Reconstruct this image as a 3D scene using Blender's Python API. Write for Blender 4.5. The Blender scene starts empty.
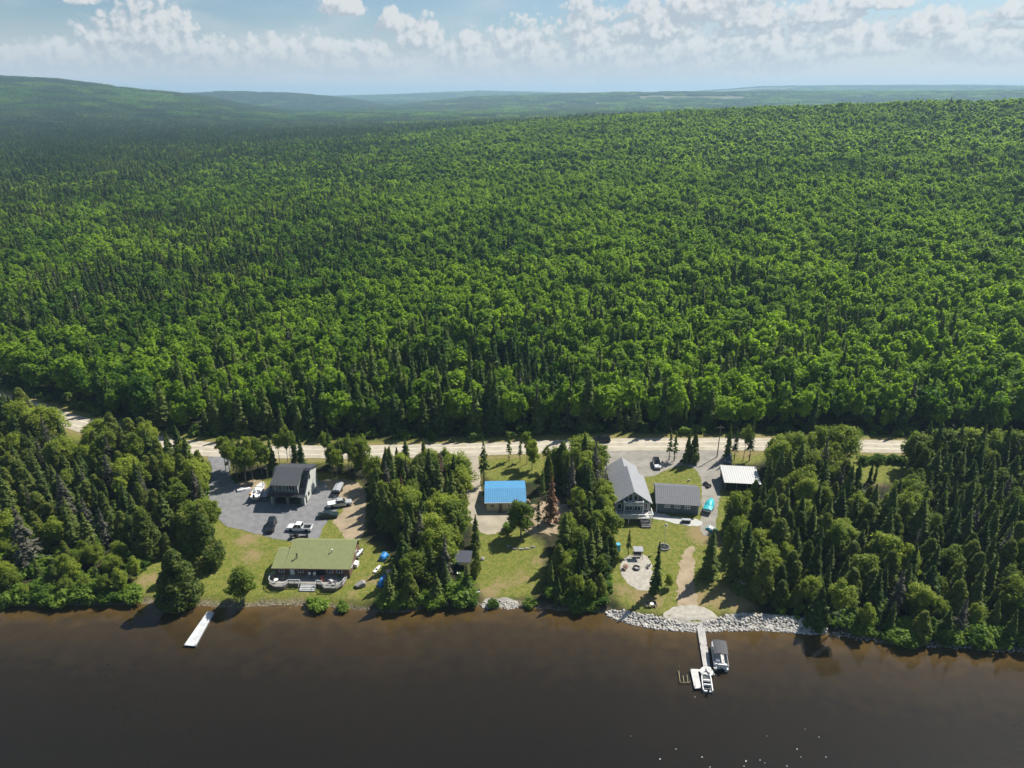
import bpy, math, random
import numpy as np
from mathutils import Vector, Matrix, geometry as mgeo
random.seed(7)
rng = np.random.default_rng(11)
R = math.radians
sc = bpy.context.scene
COL = sc.collection

# ------------------------------------------------------------------ camera
CAM_Z, PITCH, FPX = 95.0, R(22.4), 700.0
cam_d = bpy.data.cameras.new('camera'); cam = bpy.data.objects.new('camera', cam_d); COL.objects.link(cam)
cam.location = (0, 0, CAM_Z); cam.rotation_euler = (R(90) - PITCH, 0, 0)
cam_d.sensor_width = 36; cam_d.lens = FPX / 1024 * 36; cam_d.clip_start = 1; cam_d.clip_end = 60000
sc.camera = cam
cosP, sinP = math.cos(PITCH), math.sin(PITCH)

def ray(px, py):
    a, b = px - 512, 384 - py
    return np.array([a, FPX * cosP + b * sinP, -FPX * sinP + b * cosP])

# ------------------------------------------------------------------ noise
def _hash(ix, iy, s):
    n = (ix.astype(np.int64) * 374761393 + iy.astype(np.int64) * 668265263 + s * 974711) & 0x7fffffff
    n = ((n ^ (n >> 13)) * 1274126177) & 0x7fffffff
    return ((n ^ (n >> 16)) & 0xffff) / 65535.0
def vnoise(x, y, s=0):
    x = np.asarray(x, float); y = np.asarray(y, float)
    ix = np.floor(x); iy = np.floor(y); fx = x - ix; fy = y - iy
    fx = fx * fx * (3 - 2 * fx); fy = fy * fy * (3 - 2 * fy)
    a = _hash(ix, iy, s); b = _hash(ix + 1, iy, s); c = _hash(ix, iy + 1, s); d = _hash(ix + 1, iy + 1, s)
    return (a * (1 - fx) + b * fx) * (1 - fy) + (c * (1 - fx) + d * fx) * fy
def fbm(x, y, s=0, o=4):
    v, a, t = 0, .5, 0
    for k in range(o):
        v = v + a * vnoise(np.asarray(x) * 2 ** k, np.asarray(y) * 2 ** k, s + k); t += a; a *= .5
    return v / t
def sstep(a, b, x):
    t = np.clip((np.asarray(x, float) - a) / (b - a), 0, 1); return t * t * (3 - 2 * t)

# ------------------------------------------------------------------ terrain
def flat(px, py, z=0.0):
    d = ray(px, py); t = (z - CAM_Z) / d[2]; return d[0] * t, d[1] * t
SHORE_PX = [(-250,612),(-120,608),(0,606),(40,605),(80,605),(130,604),(175,603),(200,606),(240,607),(290,605),(320,606),(370,611),(400,613),
    (450,606),(490,606),(530,607),(560,611),(590,612),(606,614),(625,621),(660,627),(695,630),(730,629),(770,628),(815,633),
    (830,636),(870,640),(900,646),(950,647),(990,650),(1024,652),(1150,660),(1300,668)]
_sh = np.array([flat(*p) for p in SHORE_PX])
def shore(x):
    return np.interp(x, _sh[:, 0], _sh[:, 1]) + .35 * (vnoise(np.asarray(x) / 1.7, np.zeros_like(np.asarray(x, float)), 5) - .5)
HILL_X = [-300,0,200,300,400,500,600,700,800,900,1024,1150,1400]
HILL_Z = [6,6,7,11,19,33,45,56,63,67,70,72,74]
def bump(az_px, r, pts, r0, w0, w1):
    y = np.interp(az_px, [p[0] for p in pts], [p[1] for p in pts])
    top = CAM_Z + r0 * (95.5 - y) / 819.0 - 24 - r0 * .003
    w = np.where(r < r0, w0, w1)
    return np.maximum(top, 0) * np.exp(-((r - r0) / w) ** 2)
def H(x, y):
    x = np.asarray(x, float); y = np.asarray(y, float)
    d = y - shore(x)
    near = np.where(d < 0, np.maximum(d * .16, -3), .75 * sstep(0, 2.5, d) + .045 * np.clip(d - 1, 0, 75) + 0.25 * (fbm(x / 14, y / 14, 3) - .5) * sstep(2, 12, d))
    r = np.hypot(x, y); azp = 512 + 757 * np.clip(x / np.maximum(y, 1), -3, 3)
    far = sstep(230, 420, r) * 5 * fbm(x / 120, y / 120, 9)
    hz = np.interp(azp, HILL_X, HILL_Z)
    s = np.clip((r - 235) / 850, 0, 1); s = s ** 1.15 * (1 - .0 * s)
    s = np.where(r > 1085, 1 - .6 * sstep(1085, 2400, r), s)
    out = near + far + hz * s
    out = out + 12 * sstep(1500, 4000, r) * (fbm(x / 700, y / 700, 21) - .4) * 2
    out = out + bump(azp, r, [(-400,74),(-100,76),(0,77),(60,79),(130,86),(180,91),(205,94),(240,101),(280,107),(330,112)], 3800, 1250, 700)
    out = out + bump(azp, r, [(80,96),(180,91),(230,89),(290,90.5),(330,94),(355,97),(400,106)], 5600, 650, 420)
    out = out + bump(azp, r, [(360,108),(470,96),(560,93.5),(640,93),(740,92.5),(860,93.5),(1024,94),(1300,93)], 5200, 800, 600)
    out = out + bump(azp, r, [(-300,99),(200,98),(300,95),(350,93.5),(420,91),(480,89.5),(560,91),(640,93),(700,90),(760,86),(860,85.5),(1024,87),(1300,86)], 9500, 2200, 1500)
    return out
def G(px, py):
    """ground point seen at a pixel"""
    d = ray(px, py); z = 3.0
    for _ in range(25):
        t = (z - CAM_Z) / d[2]; x, y = d[0] * t, d[1] * t
        z = .5 * z + .5 * max(float(H(x, y)), 0.0)
    return Vector((x, y, z))
def Gp(pts): return [G(*p) for p in pts]
def hz(x, y): return float(H(x, y))

# ------------------------------------------------------------------ materials
MATS = {}
def newmat(name):
    m = bpy.data.materials.new(name); m.use_nodes = True; m.node_tree.nodes.clear(); MATS[name] = m
    return m, m.node_tree.nodes, m.node_tree.links
def mat(name, col, rough=.6, metal=0., noise=.0, nscale=3., bump=0., col2=None, spec=.5):
    if name in MATS: return MATS[name]
    m, N, L = newmat(name)
    o = N.new('ShaderNodeOutputMaterial'); b = N.new('ShaderNodeBsdfPrincipled')
    b.inputs['Roughness'].default_value = rough; b.inputs['Metallic'].default_value = metal
    b.inputs['Specular IOR Level'].default_value = spec
    L.new(b.outputs[0], o.inputs[0])
    tc = N.new('ShaderNodeTexCoord'); nz = N.new('ShaderNodeTexNoise')
    nz.inputs['Scale'].default_value = nscale; nz.inputs['Detail'].default_value = 5
    L.new(tc.outputs['Object'], nz.inputs['Vector'])
    mx = N.new('ShaderNodeMix'); mx.data_type = 'RGBA'
    c2 = col2 or tuple(c * (1 - noise) for c in col)
    mx.inputs[6].default_value = (*col, 1); mx.inputs[7].default_value = (*c2, 1)
    rp = N.new('ShaderNodeMapRange'); rp.inputs[1].default_value = .35; rp.inputs[2].default_value = .68
    L.new(nz.outputs['Fac'], rp.inputs[0]); L.new(rp.outputs[0], mx.inputs[0]); L.new(mx.outputs[2], b.inputs['Base Color'])
    if bump:
        bp = N.new('ShaderNodeBump'); bp.inputs['Strength'].default_value = bump; bp.inputs['Distance'].default_value = .05
        L.new(nz.outputs['Fac'], bp.inputs['Height']); L.new(bp.outputs[0], b.inputs['Normal'])
    return m
def ribbed(name, col, scale, axis='X', rough=.45, strength=.5, metal=0., noise=.12):
    """sheet-metal or board surface: fine ribs across one object axis plus slight weathering"""
    m = mat(name, col, rough, metal, noise, 1.2)
    N, L = m.node_tree.nodes, m.node_tree.links
    b = next(n for n in N if n.type == 'BSDF_PRINCIPLED')
    tc = N.new('ShaderNodeTexCoord'); w = N.new('ShaderNodeTexWave'); w.bands_direction = axis
    w.inputs['Scale'].default_value = scale; L.new(tc.outputs['Object'], w.inputs['Vector'])
    mxn = next(n for n in N if n.type == 'MIX'); seam = N.new('ShaderNodeMix'); seam.data_type = 'RGBA'; seam.blend_type = 'MULTIPLY'; seam.inputs[0].default_value = 1
    sr = N.new('ShaderNodeMapRange'); sr.inputs[1].default_value = 0; sr.inputs[2].default_value = .22; sr.inputs[3].default_value = .8; sr.inputs[4].default_value = 1; L.new(w.outputs['Fac'], sr.inputs[0])
    L.new(mxn.outputs[2], seam.inputs[6]); L.new(sr.outputs[0], seam.inputs[7]); L.new(seam.outputs[2], b.inputs['Base Color'])
    bp = N.new('ShaderNodeBump'); bp.inputs['Strength'].default_value = strength; bp.inputs['Distance'].default_value = .04
    L.new(w.outputs['Fac'], bp.inputs['Height']); L.new(bp.outputs[0], b.inputs['Normal'])
    return m
def foliage(name, dark, light, trans=.3, rough=.55):
    """leaf material: colour from the tree's own tint, with leaf-to-leaf variation"""
    m, N, L = newmat(name)
    o = N.new('ShaderNodeOutputMaterial')
    at = N.new('ShaderNodeAttribute'); at.attribute_type = 'INSTANCER'; at.attribute_name = 'tint'
    geo = N.new('ShaderNodeNewGeometry')
    ad = N.new('ShaderNodeMath'); ad.operation = 'MULTIPLY_ADD'; ad.inputs[1].default_value = .55; ad.inputs[2].default_value = -.22
    L.new(geo.outputs['Random Per Island'], ad.inputs[0])
    a2 = N.new('ShaderNodeMath'); a2.operation = 'ADD'; a2.use_clamp = True
    L.new(ad.outputs[0], a2.inputs[0]); L.new(at.outputs['Fac'], a2.inputs[1])
    mx = N.new('ShaderNodeMix'); mx.data_type = 'RGBA'
    mx.inputs[6].default_value = (*dark, 1); mx.inputs[7].default_value = (*light, 1)
    L.new(a2.outputs[0], mx.inputs[0])
    b = N.new('ShaderNodeBsdfPrincipled'); b.inputs['Roughness'].default_value = rough; b.inputs['Specular IOR Level'].default_value = .12
    L.new(mx.outputs[2], b.inputs['Base Color'])
    t = N.new('ShaderNodeBsdfTranslucent')
    g = N.new('ShaderNodeMix'); g.data_type = 'RGBA'; g.blend_type = 'MULTIPLY'; g.inputs[0].default_value = 1; g.inputs[7].default_value = (1.35, 1.5, .55, 1)
    L.new(mx.outputs[2], g.inputs[6]); L.new(g.outputs[2], t.inputs['Color'])
    ms = N.new('ShaderNodeMixShader'); ms.inputs[0].default_value = trans
    L.new(b.outputs[0], ms.inputs[1]); L.new(t.outputs[0], ms.inputs[2]); L.new(ms.outputs[0], o.inputs[0])
    return m

# ------------------------------------------------------------------ mesh building
class MB:
    def __init__(s): s.v = []; s.f = []; s.m = []
    def add(s, verts, faces, mi=0):
        o = len(s.v); s.v += [tuple(v) for v in verts]; s.f += [tuple(i + o for i in f) for f in faces]; s.m += [mi] * len(faces); return s
    def box(s, c, d, rz=0, mi=0, taper=1.0):
        x, y, z = [k / 2 for k in d]; vs = []
        for sz, t in ((-z, 1), (z, taper)):
            for ax, ay in ((-x, -y), (x, -y), (x, y), (-x, y)):
                ax *= t; ay *= t
                vs.append((c[0] + ax * math.cos(rz) - ay * math.sin(rz), c[1] + ax * math.sin(rz) + ay * math.cos(rz), c[2] + sz))
        return s.add(vs, [(3, 2, 1, 0), (4, 5, 6, 7), (0, 1, 5, 4), (1, 2, 6, 5), (2, 3, 7, 6), (3, 0, 4, 7)], mi)
    def bx(s, a, b, mi=0):
        return s.box([(a[i] + b[i]) / 2 for i in range(3)], [abs(b[i] - a[i]) for i in range(3)], 0, mi)
    def prism(s, poly, vec, mi=0):
        n = len(poly); p = [Vector(q) for q in poly]; q = [a + Vector(vec) for a in p]
        nrm = Vector((0, 0, 0))
        for i in range(n): nrm += p[i].cross(p[(i + 1) % n])
        if nrm.dot(Vector(vec)) > 0: fs = [tuple(reversed(range(n))), tuple(range(n, 2 * n))] + [(i, (i + 1) % n, n + (i + 1) % n, n + i) for i in range(n)]
        else: fs = [tuple(range(n)), tuple(reversed(range(n, 2 * n)))] + [((i + 1) % n, i, n + i, n + (i + 1) % n) for i in range(n)]
        return s.add(p + q, fs, mi)
    def slab(s, quad, t, mi=0):
        p = [Vector(q) for q in quad]; n = (p[1] - p[0]).cross(p[2] - p[0]).normalized()
        if n.z < 0: n = -n
        return s.prism(p, -n * t, mi)
    def tube(s, pts, rad, n=8, mi=0, cap=True):
        pts = [Vector(p) for p in pts]; rad = rad if isinstance(rad, (list, tuple)) else [rad] * len(pts)
        vs, fs = [], []
        for i, p in enumerate(pts):
            t = (pts[min(i + 1, len(pts) - 1)] - pts[max(i - 1, 0)]).normalized()
            u = t.cross(Vector((0, 0, 1)) if abs(t.z) < .9 else Vector((1, 0, 0))).normalized(); w = t.cross(u)
            for k in range(n):
                a = 2 * math.pi * k / n; vs.append(p + (u * math.cos(a) + w * math.sin(a)) * rad[i])
        for i in range(len(pts) - 1):
            for k in range(n): fs.append((i * n + k, i * n + (k + 1) % n, (i + 1) * n + (k + 1) % n, (i + 1) * n + k))
        if cap: fs += [tuple(range(n)), tuple((len(pts) - 1) * n + k for k in reversed(range(n)))]
        return s.add(vs, fs, mi)
    def loft(s, rings, mi=0, cap=True):
        n = len(rings[0]); vs = [p for r in rings for p in r]; fs = []
        for i in range(len(rings) - 1):
            for k in range(n): fs.append((i * n + k, i * n + (k + 1) % n, (i + 1) * n + (k + 1) % n, (i + 1) * n + k))
        if cap: fs += [tuple(reversed(range(n))), tuple((len(rings) - 1) * n + k for k in range(n))]
        return s.add(vs, fs, mi)
    def lathe(s, prof, c=(0, 0, 0), n=16, mi=0):
        return s.loft([[(c[0] + r * math.cos(2 * math.pi * k / n), c[1] + r * math.sin(2 * math.pi * k / n), c[2] + z) for k in range(n)] for r, z in prof], mi)
    def build(s, name, mats, parent=None, smooth=False, bevel=0):
        me = bpy.data.meshes.new(name); me.from_pydata(s.v, [], s.f)
        for m in (mats if isinstance(mats, (list, tuple)) else [mats]): me.materials.append(m)
        me.polygons.foreach_set('material_index', s.m)
        if smooth: me.polygons.foreach_set('use_smooth', [True] * len(s.f))
        me.update()
        o = bpy.data.objects.new(name, me); COL.objects.link(o)
        if parent: o.parent = parent
        if bevel:
            b = o.modifiers.new('bevel', 'BEVEL'); b.width = bevel; b.segments = 2; b.limit_method = 'ANGLE'
        return o
def tag(o, label=None, cat=None, group=None, kind=None):
    if label: o['label'] = label
    if cat: o['category'] = cat
    if group: o['group'] = group
    if kind: o['kind'] = kind
    return o
def thing(name, label, cat, loc, rz=0, group=None):
    o = bpy.data.objects.new(name, None); COL.objects.link(o); o.location = loc; o.rotation_euler = (0, 0, rz); o.empty_display_size = .3
    return tag(o, label, cat, group)
def copy_tree(o, parent=None):
    c = o.copy(); COL.objects.link(c)
    if parent: c.parent = parent
    for ch in o.children: copy_tree(ch, c)
    return c
def heading(a, b): return math.atan2(b.y - a.y, b.x - a.x)

# ------------------------------------------------------------------ ground surface zones (pixel outlines put on the ground)
def chaikin(p, n=2, closed=True):
    for _ in range(n):
        q = []
        m = len(p)
        for i in range(m if closed else m - 1):
            a, b = p[i], p[(i + 1) % m]; q += [a * .75 + b * .25, a * .25 + b * .75]
        p = q if closed else [p[0]] + q + [p[-1]]
    return p
def zone(pxs, n=2):
    return chaikin([Vector((g.x, g.y)) for g in Gp(pxs)], n)
def inside(poly, x, y):
    x = np.asarray(x); y = np.asarray(y); c = np.zeros(x.shape, bool); n = len(poly)
    for i in range(n):
        x1, y1 = poly[i]; x2, y2 = poly[(i + 1) % n]
        if y1 == y2: continue
        c ^= ((y1 > y) != (y2 > y)) & (x < (x2 - x1) * (y - y1) / (y2 - y1) + x1)
    return c
def sheet(name, poly, m, lift, step=1.2, rag=.35, kind='structure', label=None, cat=None):
    """a thin ground layer draped over the terrain inside an outline with a slightly ragged edge"""
    pts = []
    n = len(poly)
    for i in range(n):
        a, b = Vector(poly[i]), Vector(poly[(i + 1) % n]); k = max(1, int((b - a).length / .5))
        for j in range(k):
            p = a.lerp(b, j / k); w = rag * 2
            pts.append(Vector((p.x + w * (float(vnoise(p.x * 1.3, p.y * 1.3, 31)) - .5), p.y + w * (float(vnoise(p.x * 1.3, p.y * 1.3, 57)) - .5))))
    xs = [p.x for p in pts]; ys = [p.y for p in pts]
    gx, gy = np.meshgrid(np.arange(min(xs), max(xs), step), np.arange(min(ys), max(ys), step))
    gx = gx.ravel() + .01; gy = gy.ravel() + .013
    ok = inside([(p.x, p.y) for p in pts], gx, gy)
    allp = pts + [Vector((a, b)) for a, b in zip(gx[ok], gy[ok])]
    ne = len(pts)
    vo, _, fo, *_ = mgeo.delaunay_2d_cdt(allp, [(i, (i + 1) % ne) for i in range(ne)], [], 1, 1e-4)
    vx = np.array([v.x for v in vo]); vy = np.array([v.y for v in vo]); vz = np.maximum(H(vx, vy), -.3) + lift
    mb = MB(); mb.v = list(zip(vx, vy, vz)); mb.f = [tuple(f) for f in fo]; mb.m = [0] * len(fo)
    o = mb.build(name, m); tag(o, label, cat, None, kind)
    return o
# ------------------------------------------------------------------ world, sun, haze
SUN_AZ, SUN_EL = R(50), R(50)          # azimuth clockwise from +y
sd = Vector((math.sin(SUN_AZ) * math.cos(SUN_EL), math.cos(SUN_AZ) * math.cos(SUN_EL), math.sin(SUN_EL)))
sl = bpy.data.lights.new('sun', 'SUN'); sl.energy = 5.0; sl.angle = R(.53); sl.color = (1, .95, .86)
so = bpy.data.objects.new('sun', sl); COL.objects.link(so); so.rotation_euler = sd.to_track_quat('Z', 'Y').to_euler(); so.location = (80, 80, 200)

CLOUDS = [  # azimuth deg (0 = straight ahead, + right), elevation of base deg, half width, height
    (-24.6,2.6,3.1,3.4),(-26.5,2.5,3.4,2.3),(-30,2.2,3.2,1.2),(-22,1.9,5,1.7),(-17.5,2.2,3.0,1.7),(-14,2.3,3.2,1.7),(-10.5,2.2,3.0,1.7),(-33,2.0,2.6,.9),
    (-12.2,5.6,1.7,1.0),(-8.7,4.7,1.2,1.1),(-7.0,3.7,2.2,1.5),(-28.5,5.5,1.0,.6),
    (-2.5,2.1,4.2,2.2),(1.2,2.7,2.6,2.5),(3.0,1.9,3.6,1.8),(5.6,3.0,2.3,3.6),(7.6,2.2,3.3,2.9),(10.2,4.2,3.0,2.0),(12.5,2.2,4.2,2.6),(13.0,5.4,3.8,1.3),(17,4.7,3.8,.9),
    (15.5,5.3,3.4,2.4),(18.5,2.6,4.4,2.1),(21.5,5.0,3.0,1.1),(24.5,5.5,2.8,.75),(24,3.2,3.6,1.5),(28.2,3.9,2.6,1.2),(31.5,2.7,3.8,1.6),(33,4.6,2.5,.8),(35,3.0,3,1.6),(-38,2.5,4,1.6),(-40,4.5,3,1.5),(40,4.2,3.5,1.6)]
def cloud_group():
    g = bpy.data.node_groups.new('cloud_cover', 'ShaderNodeTree')
    g.interface.new_socket('P', in_out='INPUT', socket_type='NodeSocketVector')
    g.interface.new_socket('D', in_out='OUTPUT', socket_type='NodeSocketFloat')
    N, L = g.nodes, g.links
    gi = N.new('NodeGroupInput'); go = N.new('NodeGroupOutput')
    nz = N.new('ShaderNodeTexNoise'); nz.noise_dimensions = '2D'; nz.inputs['Scale'].default_value = .75; nz.inputs['Detail'].default_value = 7; nz.inputs['Roughness'].default_value = .56
    L.new(gi.outputs[0], nz.inputs['Vector'])
    def M(op, a, b=None, c=None, clamp=False):
        n = N.new('ShaderNodeMath'); n.operation = op; n.use_clamp = clamp
        for i, v in enumerate((a, b, c)):
            if v is None: continue
            if isinstance(v, (int, float)): n.inputs[i].default_value = v
            else: L.new(v, n.inputs[i])
        return n.outputs[0]
    vo = N.new('ShaderNodeTexVoronoi'); vo.voronoi_dimensions = '2D'; vo.feature = 'SMOOTH_F1'; vo.inputs['Scale'].default_value = 1.5; vo.inputs['Detail'].default_value = 3; vo.inputs['Smoothness'].default_value = .4
    L.new(gi.outputs[0], vo.inputs['Vector'])
    sx = N.new('ShaderNodeSeparateXYZ'); L.new(gi.outputs[0], sx.inputs[0])
    tot = None
    for az, el, w, h in CLOUDS:
        el = el - (.25 if el < 3.4 else .0)
        dx = M('MULTIPLY_ADD', sx.outputs[0], 1 / w, -az / w)
        h *= 1.15; w *= 1.08; dy = M('MULTIPLY_ADD', sx.outputs[1], 1 / h, -el / h)
        up = M('MAXIMUM', dy, 0.0); dn = M('MINIMUM', dy, 0.0)
        q = M('MULTIPLY', dx, dx); q = M('MULTIPLY_ADD', up, up, q); dn2 = M('MULTIPLY', dn, 2.6); q = M('MULTIPLY_ADD', dn2, dn2, q)
        v = M('SUBTRACT', 1.0, q)
        tot = v if tot is None else M('SMOOTH_MAX', tot, v, .35)
    n1 = M('MULTIPLY_ADD', nz.outputs['Fac'], 1.9, -.95)
    n2 = M('MULTIPLY_ADD', vo.outputs['Distance'], -.85, .42)
    s = M('ADD', M('ADD', M('MAXIMUM', M('ADD', tot, .32), -1.2), n1), n2)
    L.new(s, go.inputs[0])
    return g
w = bpy.data.worlds.new('World'); sc.world = w; w.use_nodes = True
N, L = w.node_tree.nodes, w.node_tree.links; N.clear()
out = N.new('ShaderNodeOutputWorld'); bg = N.new('ShaderNodeBackground'); L.new(bg.outputs[0], out.inputs[0]); bg.inputs[1].default_value = .060
sky = N.new('ShaderNodeTexSky'); sky.sky_type = 'NISHITA'; sky.sun_disc = False; sky.sun_elevation = SUN_EL; sky.sun_rotation = SUN_AZ
sky.altitude = 300; sky.air_density = 1.0; sky.dust_density = 1.2; sky.ozone_density = 1.6
def M(op, a, b=None, c=None, clamp=False):
    n = N.new('ShaderNodeMath'); n.operation = op; n.use_clamp = clamp
    for i, v in enumerate((a, b, c)):
        if v is None: continue
        if isinstance(v, (int, float)): n.inputs[i].default_value = v
        else: L.new(v, n.inputs[i])
    return n.outputs[0]
def mapr(v, a, b, c=0., d=1., smooth=True):
    n = N.new('ShaderNodeMapRange'); n.interpolation_type = 'SMOOTHSTEP' if smooth else 'LINEAR'; L.new(v, n.inputs[0])
    for i, k in enumerate((a, b, c, d)): n.inputs[i + 1].default_value = k
    return n.outputs[0]
def mixc(f, a, b):
    n = N.new('ShaderNodeMix'); n.data_type = 'RGBA'
    if isinstance(f, (int, float)): n.inputs[0].default_value = f
    else: L.new(f, n.inputs[0])
    for i, v in ((6, a), (7, b)):
        if isinstance(v, tuple): n.inputs[i].default_value = (*v, 1)
        else: L.new(v, n.inputs[i])
    return n.outputs[2]
tc = N.new('ShaderNodeTexCoord'); sx = N.new('ShaderNodeSeparateXYZ'); L.new(tc.outputs['Generated'], sx.inputs[0])
azn = M('MULTIPLY', M('ARCTAN2', sx.outputs[0], sx.outputs[1]), 180 / math.pi)
eln = M('MULTIPLY', M('ARCSINE', M('MINIMUM', M('MAXIMUM', sx.outputs[2], -1.), 1.)), 180 / math.pi)
cx = N.new('ShaderNodeCombineXYZ'); L.new(azn, cx.inputs[0]); L.new(eln, cx.inputs[1])
cg = cloud_group()
g1 = N.new('ShaderNodeGroup'); g1.node_tree = cg; L.new(cx.outputs[0], g1.inputs[0])
off = N.new('ShaderNodeVectorMath'); off.operation = 'ADD'; off.inputs[1].default_value = (.45, .55, 0); L.new(cx.outputs[0], off.inputs[0])
g2 = N.new('ShaderNodeGroup'); g2.node_tree = cg; L.new(off.outputs[0], g2.inputs[0])
cover = mapr(g1.outputs[0], -.2, .5)
lit = mapr(M('SUBTRACT', g1.outputs[0], g2.outputs[0]), -.55, .75)
lit = M('MULTIPLY', lit, mapr(eln, .8, 3.4, .35, 1.))
ccol = mixc(lit, (5.2, 5.6, 6.2), (8.9, 8.75, 8.55))
fade = mapr(eln, .4, 4.2, .22, .86)
thin = N.new('ShaderNodeTexNoise'); thin.noise_dimensions = '2D'; thin.inputs['Scale'].default_value = .16; thin.inputs['Detail'].default_value = 6
mp = N.new('ShaderNodeMapping'); mp.inputs['Scale'].default_value = (.6, 2.2, 1); L.new(cx.outputs[0], mp.inputs[0]); L.new(mp.outputs[0], thin.inputs['Vector'])
veil = M('MULTIPLY', mapr(thin.outputs['Fac'], .4, .75), M('MULTIPLY', mapr(eln, 1., 14., .5, .12), mapr(eln, .0, .5)))
skyc = N.new('ShaderNodeMix'); skyc.data_type = 'RGBA'; skyc.blend_type = 'MULTIPLY'; skyc.inputs[0].default_value = 1
L.new(sky.outputs[0], skyc.inputs[6]); skyc.inputs[7].default_value = (.86, .98, 1.06, 1)
base = mixc(veil, skyc.outputs[2], (7.4, 7.7, 8.0)); base = mixc(mapr(eln, .6, 5.5, .86, .0), base, (8.0, 7.9, 8.1))
allc = mixc(M('MULTIPLY', cover, fade), base, ccol)
L.new(allc, bg.inputs[0])

hb = MB().bx((-16000, -700, -8), (16000, 15500, 262))
hm, HN, HL = newmat('haze_air')
ho = HN.new('ShaderNodeOutputMaterial'); pv = HN.new('ShaderNodeVolumePrincipled')
pv.inputs['Color'].default_value = (.50, .77, .98, 1); pv.inputs['Density'].default_value = 1.15e-4; pv.inputs['Anisotropy'].default_value = .15
HL.new(pv.outputs[0], ho.inputs['Volume'])
tag(hb.build('haze', hm), None, None, None, 'stuff')

# ------------------------------------------------------------------ ground
Z_DRIVE = zone([(206,452),(232,454),(229,470),(232,484),(250,488),(263,497),(272,500),(306,499),(312,482),(322,480),(330,490),(342,498),(346,506),(330,514),(322,530),(318,541),(296,542),(270,538),(244,530),(223,526),(211,512),(206,492),(214,472)])
Z_SAND1 = zone([(232,484),(262,478),(268,486),(262,500),(248,500),(236,494)])
Z_SAND2 = zone([(316,480),(345,478),(366,486),(366,520),(362,540),(344,542),(340,528),(330,520),(344,512),(344,500),(330,492)])
Z_BLUE = zone([(458,446),(482,446),(478,456),(480,480),(484,506),(500,512),(524,510),(526,520),(510,527),(490,536),(474,530),(466,512),(463,480)])
Z_BLUE2 = zone([(524,506),(545,500),(572,504),(574,530),(548,536),(524,532)])
Z_LOT = zone([(604,444),(700,443),(734,444),(726,458),(722,480),(719,500),(716,530),(706,538),(699,528),(702,505),(702,482),(697,470),(684,464),(664,470),(652,478),(640,476),(610,476),(602,462)])
Z_WALK = zone([(648,510),(662,514),(690,519),(702,520),(702,527),(688,526),(664,521),(650,519)])
Z_PATIO = zone([(619,566),(624,556),(640,553),(650,557),(652,568),(653,578),(649,592),(636,590),(624,580)])
Z_PATH = zone([(684,548),(696,546),(694,560),(694,580),(697,600),(700,612),(676,612),(676,600),(678,580),(680,562)])
Z_RAMP = zone([(664,612),(676,606),(698,605),(712,612),(722,622),(716,627),(695,630),(676,629),(664,622)])
Z_BEACH = zone([(482,601),(492,598),(510,598),(520,604),(518,610),(482,610)])
Z_LAWN = [zone(p) for p in (
    [(140,562),(210,530),(240,528),(275,540),(330,530),(362,540),(388,548),(392,580),(380,600),(340,606),(200,608),(130,600)],
    [(478,520),(530,530),(545,548),(545,590),(520,604),(478,604),(470,560)],
    [(612,520),(650,512),(704,520),(720,545),(728,580),(770,612),(690,616),(612,614),(606,560)],
    [(604,470),(734,452),(736,540),(726,610),(604,614)], [(366,480),(320,470),(232,486),(205,500),(205,560),(366,560)], [(480,456),(545,452),(552,480),(480,484)], [(722,450),(770,452),(760,466),(724,462)],
    [(838,456),(905,455),(908,478),(880,486),(846,482)], [(134,574),(160,560),(170,600),(130,600)], [(60,428),(96,430),(92,445),(64,440)], [(140,468),(162,466),(160,486),(142,484)])]
CLEAR = [Z_DRIVE, Z_SAND1, Z_SAND2, Z_BLUE, Z_LOT, Z_WALK, Z_PATIO, Z_PATH, Z_RAMP] + Z_LAWN
ROAD = [Vector((g.x, g.y)) for g in Gp([(-260,330),(-140,362),(-60,382),(0,399),(40,411),(80,424),(130,438),(180,447),(230,451),(300,452),(380,452),(460,450),(560,446),(660,444),(760,444),(870,446),(960,448),(1060,451),(1200,458),(1400,468)])]
ROADC = chaikin(ROAD, 2, False)
_rc = np.array([(p.x, p.y) for p in ROADC])
def road_dist(x, y):
    x = np.asarray(x, float); y = np.asarray(y, float); best = np.full(x.shape, 1e9)
    for i in range(len(_rc) - 1):
        a, b = _rc[i], _rc[i + 1]; d = b - a; t = np.clip(((x - a[0]) * d[0] + (y - a[1]) * d[1]) / (d @ d), 0, 1)
        best = np.minimum(best, np.hypot(x - a[0] - t * d[0], y - a[1] - t * d[1]))
    return best
def road_y(x): return np.interp(x, _rc[:, 0], _rc[:, 1])

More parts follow.
